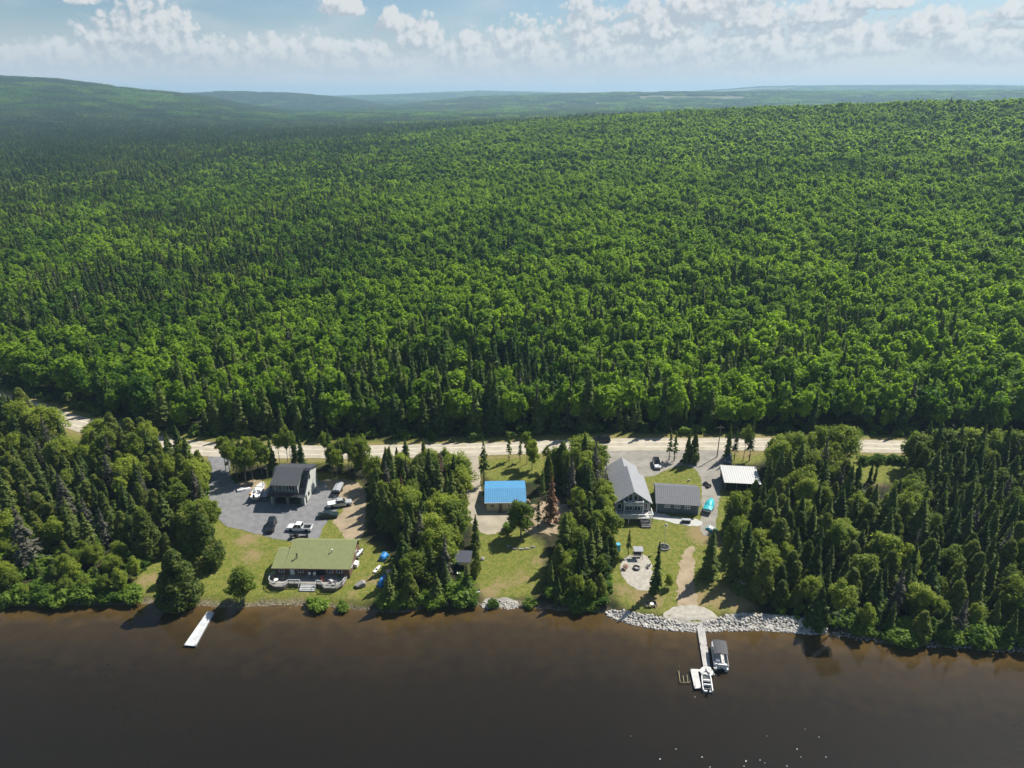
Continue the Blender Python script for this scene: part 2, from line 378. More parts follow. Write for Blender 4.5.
def ground_mat():
    m, N, L = newmat('ground_cover')
    o = N.new('ShaderNodeOutputMaterial'); b = N.new('ShaderNodeBsdfPrincipled'); b.inputs['Roughness'].default_value = .9; b.inputs['Specular IOR Level'].default_value = .15
    L.new(b.outputs[0], o.inputs[0])
    tc = N.new('ShaderNodeTexCoord')
    def noise(s, d=6, r=.6):
        n = N.new('ShaderNodeTexNoise'); n.inputs['Scale'].default_value = s; n.inputs['Detail'].default_value = d; n.inputs['Roughness'].default_value = r
        L.new(tc.outputs['Object'], n.inputs['Vector']); return n.outputs['Fac']
    def mr(v, a, b_):
        n = N.new('ShaderNodeMapRange'); n.interpolation_type = 'SMOOTHSTEP'; L.new(v, n.inputs[0]); n.inputs[1].default_value = a; n.inputs[2].default_value = b_; return n.outputs[0]
    def mix(f, a, c):
        n = N.new('ShaderNodeMix'); n.data_type = 'RGBA'; L.new(f, n.inputs[0])
        for i, v in ((6, a), (7, c)):
            if isinstance(v, tuple): n.inputs[i].default_value = (*v, 1)
            else: L.new(v, n.inputs[i])
        return n.outputs[2]
    def attr(nm):
        a = N.new('ShaderNodeAttribute'); a.attribute_name = nm; return a.outputs['Fac']
    grass = mix(mr(noise(.9), .38, .64), (.105, .135, .018), (.190, .190, .036))
    grass = mix(mr(noise(5, 6, .75), .42, .66), grass, (.080, .108, .015)); grass = mix(mr(noise(2.1, 7, .7), .5, .62), grass, (.225, .195, .060))
    dr = N.new('ShaderNodeMath'); dr.operation = 'MULTIPLY_ADD'; dr.inputs[1].default_value = 1.0
    nn = N.new('ShaderNodeMath'); nn.operation = 'MULTIPLY_ADD'; nn.inputs[1].default_value = 1.3; nn.inputs[2].default_value = -.55
    L.new(noise(.8, 8, .72), nn.inputs[0]); L.new(nn.outputs[0], dr.inputs[2]); L.new(attr('dry'), dr.inputs[0]); dm = N.new('ShaderNodeMapRange'); dm.inputs[1].default_value = .36; dm.inputs[2].default_value = .64; dm.inputs[3].default_value = .15; dm.inputs[4].default_value = 1.6; L.new(noise(1.4, 8, .75), dm.inputs[0]); L.new(dm.outputs[0], dr.inputs[1])
    grass = mix(mr(dr.outputs[0], .15, .62), grass, (.235, .180, .085))
    floor = mix(mr(noise(.5), .35, .65), (.016, .022, .008), (.045, .036, .020))
    floor = mix(mr(noise(.22, 8), .52, .66), floor, (.032, .055, .012))
    c = mix(attr('lawn'), floor, grass)
    bank = mix(mr(noise(2.2), .4, .62), (.10, .075, .045), (.26, .22, .165))
    c = mix(attr('bank'), c, bank)
    far = mix(mr(noise(.004, 4), .45, .6), (.022, .042, .016), (.050, .080, .022))
    field = mix(mr(noise(.02, 3), .4, .6), (.13, .15, .065), (.17, .145, .09))
    far = mix(attr('field'), far, field)
    c = mix(attr('far'), c, far)
    L.new(c, b.inputs['Base Color'])
    bp = N.new('ShaderNodeBump'); bp.inputs['Strength'].default_value = .8; bp.inputs['Distance'].default_value = .15
    L.new(noise(4, 8, .7), bp.inputs['Height']); L.new(bp.outputs[0], b.inputs['Normal'])
    return m
DRY = [(270,528,9,.7),(246,540,7,.8),(252,556,8,.5),(370,580,8,.4),(352,596,6,.3),(500,585,7,.35),(488,594,6,.7),(540,560,6,.5),(520,578,8,.35),(640,520,6,.7),(700,535,8,.9),(730,596,12,.7),(700,600,10,.6),(640,596,8,.5),(655,600,6,.6),(620,590,6,.5),
       (715,540,8,.9),(700,528,5,.9),(148,580,6,.8),(655,485,6,.3),(752,612,8,.7),(300,600,8,.3),(460,520,6,1.0),(550,520,10,1.0),(535,505,8,.9),(880,486,4,.9),(745,456,8,.4),(350,510,6,.5)]
def attrs(vx, vy):
    lawn = np.zeros(len(vx)); n = (fbm(vx / 2.2, vy / 2.2, 77, 3) - .5) * 1.6
    for zn in CLEAR:
        a = np.array(zn); bb = (vx > a[:, 0].min() - 4) & (vx < a[:, 0].max() + 4) & (vy > a[:, 1].min() - 4) & (vy < a[:, 1].max() + 4)
        ix = np.where(bb)[0]
        if not len(ix): continue
        acc = np.zeros(len(ix))
        for ox, oy in ((0, 0), (1, 0), (-1, 0), (0, 1), (0, -1), (.7, .7), (-.7, .7), (.7, -.7), (-.7, -.7)):
            acc += inside(zn, vx[ix] + ox + n[ix], vy[ix] + oy + n[ix])
        lawn[ix] = np.maximum(lawn[ix], acc / 9)
    rd = road_dist(vx, vy)
    lawn = np.maximum(lawn, 1 - sstep(5, 8.5, rd + n))
    dry = np.zeros(len(vx))
    for px, py, r, k in DRY:
        g = G(px, py); r *= .24
        dry += 1.1 * k * np.exp(-((vx - g.x) ** 2 + (vy - g.y) ** 2) / (r * 1.3) ** 2)
    dry += .35 * (1 - sstep(4.5, 7, rd))
    d = vy - shore(vx)
    bank = (1 - sstep(.5, 1.5, d + n)) * .8
    return lawn, np.clip(dry, 0, 1.2), bank, d
def grid_mesh(name, X, Y, m, extra):
    ny, nx = X.shape; Z = H(X, Y)
    co = np.stack([X, Y, Z], -1).reshape(-1, 3)
    i = np.arange(ny * nx).reshape(ny, nx)
    q = np.stack([i[:-1, :-1], i[:-1, 1:], i[1:, 1:], i[1:, :-1]], -1).reshape(-1, 4)
    me = bpy.data.meshes.new(name); me.vertices.add(len(co)); me.vertices.foreach_set('co', co.ravel())
    me.loops.add(q.size); me.loops.foreach_set('vertex_index', q.ravel().astype(np.int32))
    me.polygons.add(len(q)); me.polygons.foreach_set('loop_start', np.arange(0, q.size, 4, dtype=np.int32)); me.polygons.foreach_set('loop_total', np.full(len(q), 4, np.int32))
    me.update(); me.validate(); me.materials.append(m); me.polygons.foreach_set('use_smooth', np.ones(len(q), bool))
    for k, v in extra.items():
        a = me.attributes.new(k, 'FLOAT', 'POINT'); a.data.foreach_set('value', np.asarray(v, np.float32).ravel())
    o = bpy.data.objects.new(name, me); COL.objects.link(o); return o
gm = ground_mat()
xs = np.arange(-262, 262.01, .75); ysn = np.arange(62, 272.01, .6)
X, Y = np.meshgrid(xs, ysn)
lawn, dry, bank, dsh = attrs(X.ravel(), Y.ravel())
z0 = np.zeros(X.size)
tag(grid_mesh('ground', X, Y, gm, dict(lawn=lawn, dry=dry, bank=bank, far=z0, field=z0)), kind='structure')
yf = 272 * (16000 / 272) ** (np.linspace(0, 1, 340)); tt = np.linspace(-1, 1, 420)
X2 = tt[None, :] * (262 + (yf[:, None] - 272) * 1.35); Y2 = np.repeat(yf[:, None], len(tt), 1)
X2[0] = np.linspace(-262, 262, len(tt))
r2 = np.hypot(X2, Y2); az2 = 512 + 757 * X2 / Y2
def far_fields(x, y):
    r = np.hypot(x, y); az = 512 + 757 * np.asarray(x) / np.maximum(y, 1)
    n = (fbm(x / 90, y / 90, 41) - .5) * 60
    f = ((np.abs(az - 50 + n * .2) < 22) & (np.abs(r - 2150 + n * .5) < 60)) | ((np.abs(az - 152 + n * .1) < 8) & (np.abs(r - 2200 + n*.5) < 40)) | ((np.abs(az - 756 + n * .2) < 42) & (np.abs(r - 8650 + n * 3) < 420))
    f = f | ((np.abs(az - 690 + n * .3) < 60) & (np.abs(r - 4700 + n) < 110)) | ((np.abs(az - 600 + n * .3) < 40) & (np.abs(r - 4350 + n) < 60))
    return f
FARC = [(144.5,168.5)]
tag(grid_mesh('hills', X2, Y2, gm, dict(lawn=np.zeros(X2.size), dry=np.zeros(X2.size), bank=np.zeros(X2.size), far=sstep(900, 1600, r2), field=far_fields(X2, Y2).astype(float))), kind='structure')

# lake
def water_mat():
    m, N, L = newmat('lake_water')
    o = N.new('ShaderNodeOutputMaterial'); b = N.new('ShaderNodeBsdfPrincipled'); L.new(b.outputs[0], o.inputs[0])
    b.inputs['Roughness'].default_value = .06; b.inputs['IOR'].default_value = 1.333
    tc = N.new('ShaderNodeTexCoord')
    at = N.new('ShaderNodeAttribute'); at.attribute_name = 'depth'
    nz = N.new('ShaderNodeTexNoise'); nz.inputs['Scale'].default_value = .35; nz.inputs['Detail'].default_value = 7; L.new(tc.outputs['Object'], nz.inputs['Vector'])
    ma = N.new('ShaderNodeMath'); ma.operation = 'MULTIPLY_ADD'; ma.inputs[1].default_value = .4; ma.inputs[2].default_value = -.2; L.new(nz.outputs['Fac'], ma.inputs[0])
    ad = N.new('ShaderNodeMath'); ad.operation = 'ADD'; L.new(ma.outputs[0], ad.inputs[0]); L.new(at.outputs['Fac'], ad.inputs[1])
    cr = N.new('ShaderNodeValToRGB'); L.new(ad.outputs[0], cr.inputs[0]); e = cr.color_ramp.elements
    e[0].position = 0; e[0].color = (.086, .053, .017, 1); e[1].position = 1; e[1].color = (.0120, .0100, .0070, 1)
    k = e.new(.28); k.color = (.038, .026, .012, 1); k = e.new(.62); k.color = (.0175, .0132, .0078, 1)
    L.new(cr.outputs[0], b.inputs['Base Color'])
    n2 = N.new('ShaderNodeTexNoise'); n2.inputs['Scale'].default_value = 1.1; n2.inputs['Detail'].default_value = 4; L.new(tc.outputs['Object'], n2.inputs['Vector'])
    bp = N.new('ShaderNodeBump'); bp.inputs['Strength'].default_value = .16; bp.inputs['Distance'].default_value = .12; L.new(n2.outputs['Fac'], bp.inputs['Height']); L.new(bp.outputs[0], b.inputs['Normal'])
    return m
xw = np.concatenate([np.linspace(-1600, -270, 12), np.arange(-262, 262.01, 2), np.linspace(270, 1600, 12)])
yw = np.concatenate([np.linspace(-600, 20, 12), np.arange(24, 150, 1.)])
Xw, Yw = np.meshgrid(xw, yw); dw = shore(Xw) - Yw
me_w = grid_mesh('lake_water', Xw, Yw, water_mat(), dict(depth=np.clip(dw / 34, 0, 1) ** .75))
cz = np.zeros(len(me_w.data.vertices) * 3); me_w.data.vertices.foreach_get('co', cz); cz = cz.reshape(-1, 3); cz[:, 2] = 0; me_w.data.vertices.foreach_set('co', cz.ravel()); me_w.data.update()
tag(me_w, kind='structure')

# road and gravel surfaces
def gravel(name, a, b_, s=1.5, tracks=False):
    m = mat(name, a, .95, 0, 0, s, .5, b_, .2); return m
m_road = gravel('road_gravel', (.44, .395, .315), (.34, .30, .23), .45)
mb = MB(); prev = None; rows = []
rp = [p for p in ROADC]
dense = []
for i in range(len(rp) - 1):
    k = max(1, int((rp[i + 1] - rp[i]).length / 1.5))
    for j in range(k): dense.append(rp[i].lerp(rp[i + 1], j / k))
for i in range(1, len(dense) - 1):
    t = (dense[i + 1] - dense[i - 1]).normalized(); nrm = Vector((-t.y, t.x)); row = []
    hw = 3.6 + .5 * (float(vnoise(dense[i].x / 6, 3.3, 8)) - .5)
    for k in range(9):
        u = (k / 4 - 1); p = dense[i] + nrm * u * hw
        row.append((p.x, p.y, hz(p.x, p.y) + .05 + .08 * (1 - u * u)))
    rows.append(row)
mb.loft([[r[k] for k in range(9)] for r in rows], 0, False)
mb.f = [f for n_, f in enumerate(mb.f) if n_ % 9 != 8]; mb.m = [0] * len(mb.f)
ro = mb.build('road', m_road, smooth=True)
ro.data.flip_normals(); tag(ro, kind='structure')
# pale wheel tracks worn into the road
m_tr = mat('packed_wheel_track', (.55, .505, .41), .95, 0, 0, .8, .2, (.45, .41, .32), .2)
tm = MB()
for off in (-1.5, 1.1):
    rws = []
    for i in range(2, len(dense) - 2, 1):
        t = (dense[i + 1] - dense[i - 1]).normalized(); nrm = Vector((-t.y, t.x))
        o_ = off + .5 * (float(vnoise(dense[i].x / 9, off, 3)) - .5); wv = .16 + .26 * float(vnoise(dense[i].x / 4, off * 3, 4))
        r_ = []
        for s_ in (-1, 1):
            p = dense[i] + nrm * (o_ + s_ * wv); u = (o_ + s_ * wv) / 4.0
            r_.append((p.x, p.y, hz(p.x, p.y) + .056 + .08 * (1 - u * u)))
        rws.append(r_)
    for a, b_ in zip(rws, rws[1:]): tm.add([a[0], a[1], b_[1], b_[0]], [(3, 2, 1, 0)])
tr = tm.build('road_wheel_tracks', m_tr); tag(tr, kind='structure'); 
if tr.data.polygons[0].normal.z < 0: tr.data.flip_normals()
m_grey = gravel('grey_gravel', (.205, .205, .208), (.155, .156, .160), .8)
m_sand = gravel('sandy_gravel', (.34, .27, .18), (.24, .19, .12), .5)
m_tan = gravel('tan_gravel', (.37, .325, .25), (.28, .245, .185), .4)
m_pale = gravel('pale_gravel', (.42, .385, .33), (.30, .28, .235), 1.2)
m_conc = mat('concrete_slab', (.45, .45, .42), .9, 0, .15, 1.5)
sheet('sandy_parking_ground', Z_SAND2, m_sand, .02)
sheet('sandy_yard_ground', Z_SAND1, m_sand, .02)
sheet('driveway', Z_DRIVE, m_grey, .03)
sheet('cabin_driveway', Z_BLUE, m_tan, .03)
sheet('sandy_clearing_ground', Z_BLUE2, m_sand, .02, rag=1.2)
sheet('gravel_lot', Z_LOT, gravel('grey_tan_gravel', (.29, .27, .235), (.215, .20, .172), .5), .03)
sheet('concrete_path', Z_WALK, m_conc, .045)
sheet('fire_pit_patio_ground', Z_PATIO, m_pale, .03)
sheet('tan_footpath', Z_PATH, m_sand, .025, rag=.6)
sheet('boat_ramp_ground', Z_RAMP, m_pale, .05)
sheet('gravel_beach', Z_BEACH, m_pale, .04)
# ------------------------------------------------------------------ tree meshes
M_BARK = mat('bark_brown', (.055, .042, .032), .9, 0, .4, 3)
M_BIRCH = mat('bark_pale', (.26, .24, .21), .8, 0, .45, 4)
M_DEADW = mat('dead_wood', (.17, .155, .135), .9, 0, .3, 4)
F_BROAD = foliage('broad_leaves', (.050, .120, .012), (.245, .348, .028), .54)
F_LEAF = foliage('lakeside_leaves', (.062, .116, .018), (.275, .320, .046), .52)
F_SPRUCE = foliage('spruce_needles', (.034, .078, .019), (.165, .205, .050), .36)
F_CEDAR = foliage('cedar_sprays', (.050, .088, .017), (.195, .222, .046), .42)
F_SHRUB = foliage('shrub_leaves', (.055, .120, .018), (.200, .280, .040), .5)
F_RUST = foliage('rusty_needles', (.115, .064, .040), (.26, .145, .085), .3)
F_GREYN = foliage('grey_needles', (.060, .060, .044), (.120, .115, .085), .15)

def npmesh(name, V, F, mats, mi=None):
    me = bpy.data.meshes.new(name); V = np.asarray(V, np.float32); F = np.asarray(F, np.int32); k = F.shape[1]
    me.vertices.add(len(V)); me.vertices.foreach_set('co', V.ravel())
    me.loops.add(F.size); me.loops.foreach_set('vertex_index', F.ravel())
    me.polygons.add(len(F)); me.polygons.foreach_set('loop_start', np.arange(0, F.size, k, dtype=np.int32)); me.polygons.foreach_set('loop_total', np.full(len(F), k, np.int32))
    for m in mats: me.materials.append(m)
    if mi is not None: me.polygons.foreach_set('material_index', np.asarray(mi, np.int32))
    me.update(); me.validate(); return me
def unit(v): return v / np.maximum(np.linalg.norm(v, axis=-1, keepdims=True), 1e-9)
def quads(P, Nn, size, rg, asp=1.5):
    """small leaf cards centred at P facing about Nn"""
    n = len(P); t = unit(np.cross(Nn, unit(rg.normal(size=(n, 3))))); b = np.cross(Nn, t)
    s = size[:, None] * .5
    V = np.stack([P - t * s * asp, P + b * s, P + t * s * asp, P - b * s], 1).reshape(-1, 3)
    return V, np.arange(4 * n).reshape(-1, 4)
def broad_crown(seed, h, rx, n, leaf, z0=.28, lobes=30, squash=1.0, lr=(.26, .46)):
    rg = np.random.default_rng(seed)
    zc = h * (z0 + (1 - z0) * .52); rz = h * (1 - z0) * .5 * squash
    d = unit(rg.normal(size=(lobes, 3))); rad = rg.uniform(.3, .8, lobes)[:, None]
    c = d * rad * np.array([rx, rx, rz]) * rg.uniform(.75, 1.2, (lobes, 3)) + np.array([0, 0, zc]); c[:, :2] *= (1.05 - .35 * np.clip((c[:, 2:3] - zc) / rz, -.6, 1))
    r = rg.uniform(*lr, lobes) * rx
    li = rg.integers(0, lobes, n); dd = unit(rg.normal(size=(n, 3)) + np.array([0, 0, .35]) + .5 * unit(c[li] - np.array([0, 0, zc])))
    P = c[li] + dd * (r[li] * rg.uniform(.66, 1.16, n))[:, None]; P += rg.normal(size=P.shape) * .065 * rx
    Nn = unit(dd * .65 + np.array([0, 0, .55]) + rg.normal(size=(n, 3)) * .45)
    return quads(P, Nn, leaf * rg.uniform(.6, 1.35, n), rg), c
def conic_crown(seed, h, rb, n, leaf, z0=.04):
    """dense cedar or fir outline: clumps on a cone"""
    rg = np.random.default_rng(seed); k = 70
    t = rg.uniform(0, 1, k) ** .9; a = rg.uniform(0, 6.283, k); prof = rb * np.clip(1 - t, 0.03, 1) ** .75 * np.minimum(1, .55 + t * 3)
    c = np.stack([np.cos(a) * prof * .72, np.sin(a) * prof * .72, h * (z0 + (1 - z0) * t * .94)], 1)
    r = .14 * rb + .26 * prof
    li = rg.integers(0, k, n); dd = unit(rg.normal(size=(n, 3)) + .6 * np.stack([np.cos(a[li]), np.sin(a[li]), .6 + 0 * a[li]], 1))
    P = c[li] + dd * (r[li] * rg.uniform(.7, 1.1, n))[:, None] * np.array([1, 1, 1.5])
    Nn = unit(dd + rg.normal(size=(n, 3)) * .5)
    return quads(P, Nn, leaf * rg.uniform(.6, 1.3, n), rg, 1.8)
def spruce_crown(seed, h, rb, z0=.06, n=1600, leaf=.5, lev=.42, nb=9, power=.8, gap=0., asp=1.7):
    """whorls of drooping branches hung with needle sprays"""
    rg = np.random.default_rng(seed); nl = max(4, int(h * (1 - z0) / lev)); B = nl * nb
    bt = np.repeat(np.arange(nl) / nl, nb) + rg.uniform(-.3, .3, B) / nl; bt = np.clip(bt, 0, .985)
    ba = rg.uniform(0, 6.283, B); bl = rb * np.maximum(.05, 1 - bt) ** power * rg.uniform(.62, 1.15, B) * np.repeat(rg.uniform(.82, 1.1, nl), nb)
    alive = rg.random(B) >= gap
    wgt = np.where(alive, bl + .25, 0); wgt /= wgt.sum(); bi = rg.choice(B, n, p=wgt)
    u = rg.uniform(.12, 1, n) ** .75; l = bl[bi]; r = l * u; z = h * (z0 + (1 - z0) * bt[bi]) + .1 * l * u - .5 * l * u * u + .1 * l * u ** 3 + rg.normal(size=n) * .05
    a = ba[bi] + rg.normal(size=n) * .16 / (.3 + u)
    P = np.stack([np.cos(a) * r, np.sin(a) * r, z - .1], 1); rad = np.stack([np.cos(a), np.sin(a), 0 * a], 1)
    Nn = unit(np.array([0, 0, .75]) + rad * .55 + rg.normal(size=(n, 3)) * .42)
    sz = leaf * rg.uniform(.65, 1.3, n) * (1.1 - .35 * u) * (.55 + .45 * np.minimum(1, l))
    V, F = quads(P, Nn, sz, rg, asp)
    k = 14; tz = h * rg.uniform(.93, 1.0, k); P2 = np.stack([rg.normal(size=k) * .05, rg.normal(size=k) * .05, tz], 1); V2, F2 = quads(P2, unit(rg.normal(size=(k, 3)) * np.array([1, 1, .2])), np.full(k, .28), rg, 1.2)
    return np.concatenate([V, V2]), np.concatenate([F, F2 + len(V)])
def trunk_mesh(name, h, r, m, limbs=0, seed=0, lean=.02, lo=.3, hi=.75, reach=.25, dead=False):
    rnd = random.Random(seed); mb = MB(); n = 6
    pts = [Vector((lean * h * (k / n) ** 2 * .5 + rnd.uniform(-.02, .02) * h * .2, rnd.uniform(-.02, .02) * h * .2, h * k / n - (.3 if k == 0 else 0))) for k in range(n + 1)]
    mb.tube(pts, [r * (1.25 if k == 0 else 1 - .93 * k / n) for k in range(n + 1)], 6)
    for i in range(limbs):
        t = rnd.uniform(lo, hi); p = Vector((lean * h * t * t * .5, 0, h * t)); a = rnd.uniform(0, 6.28); l = h * reach * (1.15 - t) * rnd.uniform(.6, 1.2)
        e = p + Vector((math.cos(a) * l, math.sin(a) * l, l * (rnd.uniform(.2, .9) if not dead else rnd.uniform(-.15, .3)))); mid = (p + e) / 2 + Vector((0, 0, .08 * l))
        q = r * (1 - t) * (.55 if not dead else .4) + .012
        mb.tube([p, mid, e], [q, q * .65, q * .25], 4)
    me = bpy.data.meshes.new(name); me.from_pydata(mb.v, [], mb.f); me.materials.append(m); me.update(); return me

PROTO = {}   # kind -> list of (height, trunk mesh, crown mesh)
def reg(kind, h, tr, V, F, fm): PROTO.setdefault(kind, []).append((h, tr, npmesh(kind + '_crown', V, F, [fm])))
for i, (h, rb) in enumerate([(13, 2.2), (11.5, 1.9), (14.5, 2.3), (9.5, 1.8), (12.5, 1.6), (7, 1.6)]):
    V, F = spruce_crown(100 + i, h, rb, z0=.07 if i % 2 else .1, gap=.05 * (i % 3), n=4600, leaf=.37); reg('spruce_tree', h, trunk_mesh('spruce_trunk', h * .96, .17, M_BARK, 0, i), V, F, F_SPRUCE)
for i, (h, rb) in enumerate([(13, 1.6), (11, 1.5)]):
    V, F = spruce_crown(150 + i, h, rb, z0=.34, gap=.5, n=620, leaf=.45); reg('sparse_spruce', h, trunk_mesh('spruce_trunk', h * .96, .17, M_BARK, 14, 40 + i, lo=.08, hi=.4, reach=.1, dead=True), V, F, F_SPRUCE)
for i, (h, rx) in enumerate([(10, 2.9), (11.5, 3.2), (8.5, 2.5), (12, 2.7), (9.5, 3.4)]):
    (V, F), c = broad_crown(200 + i, h, rx * 1.05, 6500, .27, z0=.12, lobes=52 + 5 * i, lr=(.15, .33)); reg('broadleaf_tree', h, trunk_mesh('broadleaf_trunk', h * .8, .17, M_BARK if i % 2 else M_BIRCH, 9, 60 + i), V, F, F_LEAF)
for i, (h, rx) in enumerate([(10.5, 1.9), (9.5, 1.7), (12, 2.1)]):
    (V, F), c = broad_crown(250 + i, h, rx * 1.12, 2300, .27, z0=.42, lobes=34, lr=(.16, .34)); reg('birch_tree', h, trunk_mesh('birch_trunk', h * .86, .12, M_BIRCH, 8, 80 + i, .06), V, F, F_LEAF)
for i, (h, rb) in enumerate([(10.5, 2.5), (9, 2.1), (12, 2.4)]):
    V, F = conic_crown(300 + i, h, rb, 5600, .29); reg('cedar_tree', h, trunk_mesh('cedar_trunk', h * .93, .2, M_BARK, 4, 90 + i), V, F, F_CEDAR)
V, F = spruce_crown(400, 12, 1.8, z0=.12, gap=.4, n=1100, leaf=.34); reg('grey_spruce', 12, trunk_mesh('grey_trunk', 12, .15, M_DEADW, 46, 5, lo=.1, hi=.95, reach=.16, dead=True), V, F, F_GREYN)
V, F = spruce_crown(401, 11, 1.5, z0=.12, gap=.35, n=1000, leaf=.36); reg('rusty_spruce', 11, trunk_mesh('rusty_trunk', 11, .14, M_BARK, 20, 6, lo=.1, hi=.95, reach=.12, dead=True), V, F, F_RUST)
for i, (h, rx) in enumerate([(2.2, 1.5), (1.6, 1.2), (3.0, 1.6)]):
    (V, F), c = broad_crown(500 + i, h, rx, 1500, .22, z0=-.05, lobes=22, lr=(.22, .42)); reg('shrub', h, trunk_mesh('shrub_stem', h * .6, .05, M_BARK, 5, 95 + i), V, F, F_SHRUB)
for i in range(2):
    me = trunk_mesh('dead_trunk', 9 + 2 * i, .13, M_DEADW, 40, 120 + i, .05, .25, .96, .2, True); PROTO.setdefault('dead_tree', []).append((9 + 2 * i, me, None))
KINDNAME = {'spruce_tree': ('spruce_tree', 'spruce tree'), 'sparse_spruce': ('sparse_spruce_tree', 'spruce tree'), 'broadleaf_tree': ('broadleaf_tree', 'leafy tree'), 'birch_tree': ('birch_tree', 'birch tree'),
    'cedar_tree': ('cedar_tree', 'cedar tree'), 'grey_spruce': ('withered_spruce_tree', 'spruce tree'), 'rusty_spruce': ('rusty_spruce_tree', 'spruce tree'), 'shrub': ('shrub', 'shrub'), 'dead_tree': ('dead_tree', 'dead tree')}
TREES = []   # planted positions (x, y, crown radius)
def plant(kind, x, y, h, label, group=None, tint=.5, rz=None, wide=1.0, var=None):
    ps = PROTO[kind]; ph, tr, cr = ps[var % len(ps) if var is not None else random.randrange(len(ps))]
    nm, cat = KINDNAME[kind]; s = h / ph
    o = thing(nm, label, cat, (x, y, max(hz(x, y), 0) - .05), random.uniform(0, 6.28) if rz is None else rz, group); o.scale = (s * wide, s * wide, s)
    t = bpy.data.objects.new('stem' if kind == 'shrub' else 'trunk', tr); COL.objects.link(t); t.parent = o
    if cr:
        c = bpy.data.objects.new('foliage' if kind == 'shrub' else 'crown', cr); COL.objects.link(c); c.parent = o; c['tint'] = float(tint)
    TREES.append((x, y)); return o

# ---- single trees that stand out in the photograph
def P1(kind, px, py, h, label, tint=.5, wide=1., group=None, var=None, rz=None):
    g = G(px, py); return plant(kind, g.x, g.y, h, label, group, tint, rz, wide, var)
P1('cedar_tree', 182, 603, 13, 'broad dark cedar on the bank beside the left white dock', .25, 1.55, var=0)
P1('cedar_tree', 208, 566, 14, 'tall dark cedar at the edge of the left lawn, behind the cedar by the dock', .2, 1.45, var=2)
P1('cedar_tree', 150, 556, 12, 'rounded dark cedar left of the two big cedars near the white dock', .3, 1.3, var=1)
P1('broadleaf_tree', 244, 602, 8.2, 'small loose leafy tree alone on the lawn left of the green roofed cottage', .45, 1.15, var=2)
P1('broadleaf_tree', 521, 536, 9.5, 'dense dark green tree right in front of the blue roofed cabin', .22, 1.05, var=2)
P1('rusty_spruce', 551, 522, 12.5, 'rusty brown dead spruce right of the blue roofed cabin', .8, 1.25)
P1('rusty_spruce', 441, 500, 13, 'slim rusty brown spruce among green trees left of the cabin driveway', .3)
P1('rusty_spruce', 404, 520, 12, 'short rusty brown spruce inside the stand right of the green roofed cottage', .2)
P1('sparse_spruce', 484, 484, 13.5, 'sparse bare stemmed spruce standing at the back left corner of the blue roofed cabin', .4, var=0)
P1('spruce_tree', 655, 594, 12.8, 'slim dark spruce alone beside the fire pit patio', .3, .85, var=4)
P1('sparse_spruce', 628, 556, 7.5, 'thin bare trunked spruce at the left edge of the patio', .4, .8)
P1('spruce_tree', 476, 546, 8.5, 'olive spruce at the left edge of the small lawn below the blue roofed cabin', .8)
P1('cedar_tree', 476, 575, 8, 'ragged cedar on the small lawn beside the dark canopy', .75, .8)
P1('grey_spruce', 32, 566, 15, 'big silvery withered spruce in the left stand near the shore', .7, 1.5)
P1('grey_spruce', 70, 520, 13, 'brownish grey withered spruce in the middle of the left stand', .3, 1.3)
P1('grey_spruce', 115, 500, 13, 'grey withered spruce in the left stand toward the gravel driveway', .3, 1.3)
P1('grey_spruce', 422, 560, 13, 'grey needled spruce in the stand between cottage and cabin', .7, 1.2)
P1('grey_spruce', 594, 490, 14, 'pale grey lichened spruce beside the left wall of the grey gabled house', .9)
P1('dead_tree', 912, 560, 10, 'bare white dead tree leaning in the right stand', 0, rz=.4)
P1('dead_tree', 604, 500, 14, 'tall bare grey dead trunk left of the grey gabled house', 0)
P1('birch_tree', 836, 628, 11, 'white stemmed birch leaning over the right end of the riprap', .8, 1.25, rz=2.6)
P1('broadleaf_tree', 784, 572, 7.5, 'bright yellow green young tree in the right stand above the riprap', 1.0, .8)
P1('spruce_tree', 708, 578, 12.5, 'tall olive spruce at the front edge of the right stand beside the lawn', .85, 1.15, var=0)
P1('spruce_tree', 733, 580, 13.5, 'tall grey green spruce second from the lawn in the right stand', .7, 1.1, var=2)
P1('broadleaf_tree', 668, 588, 3.6, 'small bright round sapling beside the slim spruce at the patio', .9, .9)
P1('broadleaf_tree', 532, 470, 9.5, 'bright green tree at the road behind the blue roofed cabin', .95, .9, var=3)
P1('shrub', 510, 530, 2.6, 'round bright shrub on the gravel in front of the blue roofed cabin', .9, 1.2)
P1('shrub', 317, 607.5, 2.0, 'bright leafy shrub on the bank below the green roofed cottage', .85, 1.5)
P1('shrub', 343, 609, 1.5, 'small shrub at the waterline right of the bright bank shrub', .5, 1.3)
P1('shrub', 493, 607, 1.8, 'small dark shrub at the left end of the gravel beach', .2)
P1('shrub', 530, 606, 2.0, 'bright low shrub at the right end of the gravel beach', .9, 1.3)
for px, py in ((862,463),(872,462),(879,462),(892,462),(902,463)):
    P1('shrub', px, py, 2.2, 'dark bush in the row between the gravel road and the right green clearing', .25, 1.1, 'bushes in a row along the gravel road')
for px, py in ((869,482),(874,482)):
    P1('spruce_tree', px, py, 6.5, 'slim young spruce of the pair standing in the right green clearing', .3, .6, 'pair of young spruces in the green clearing')

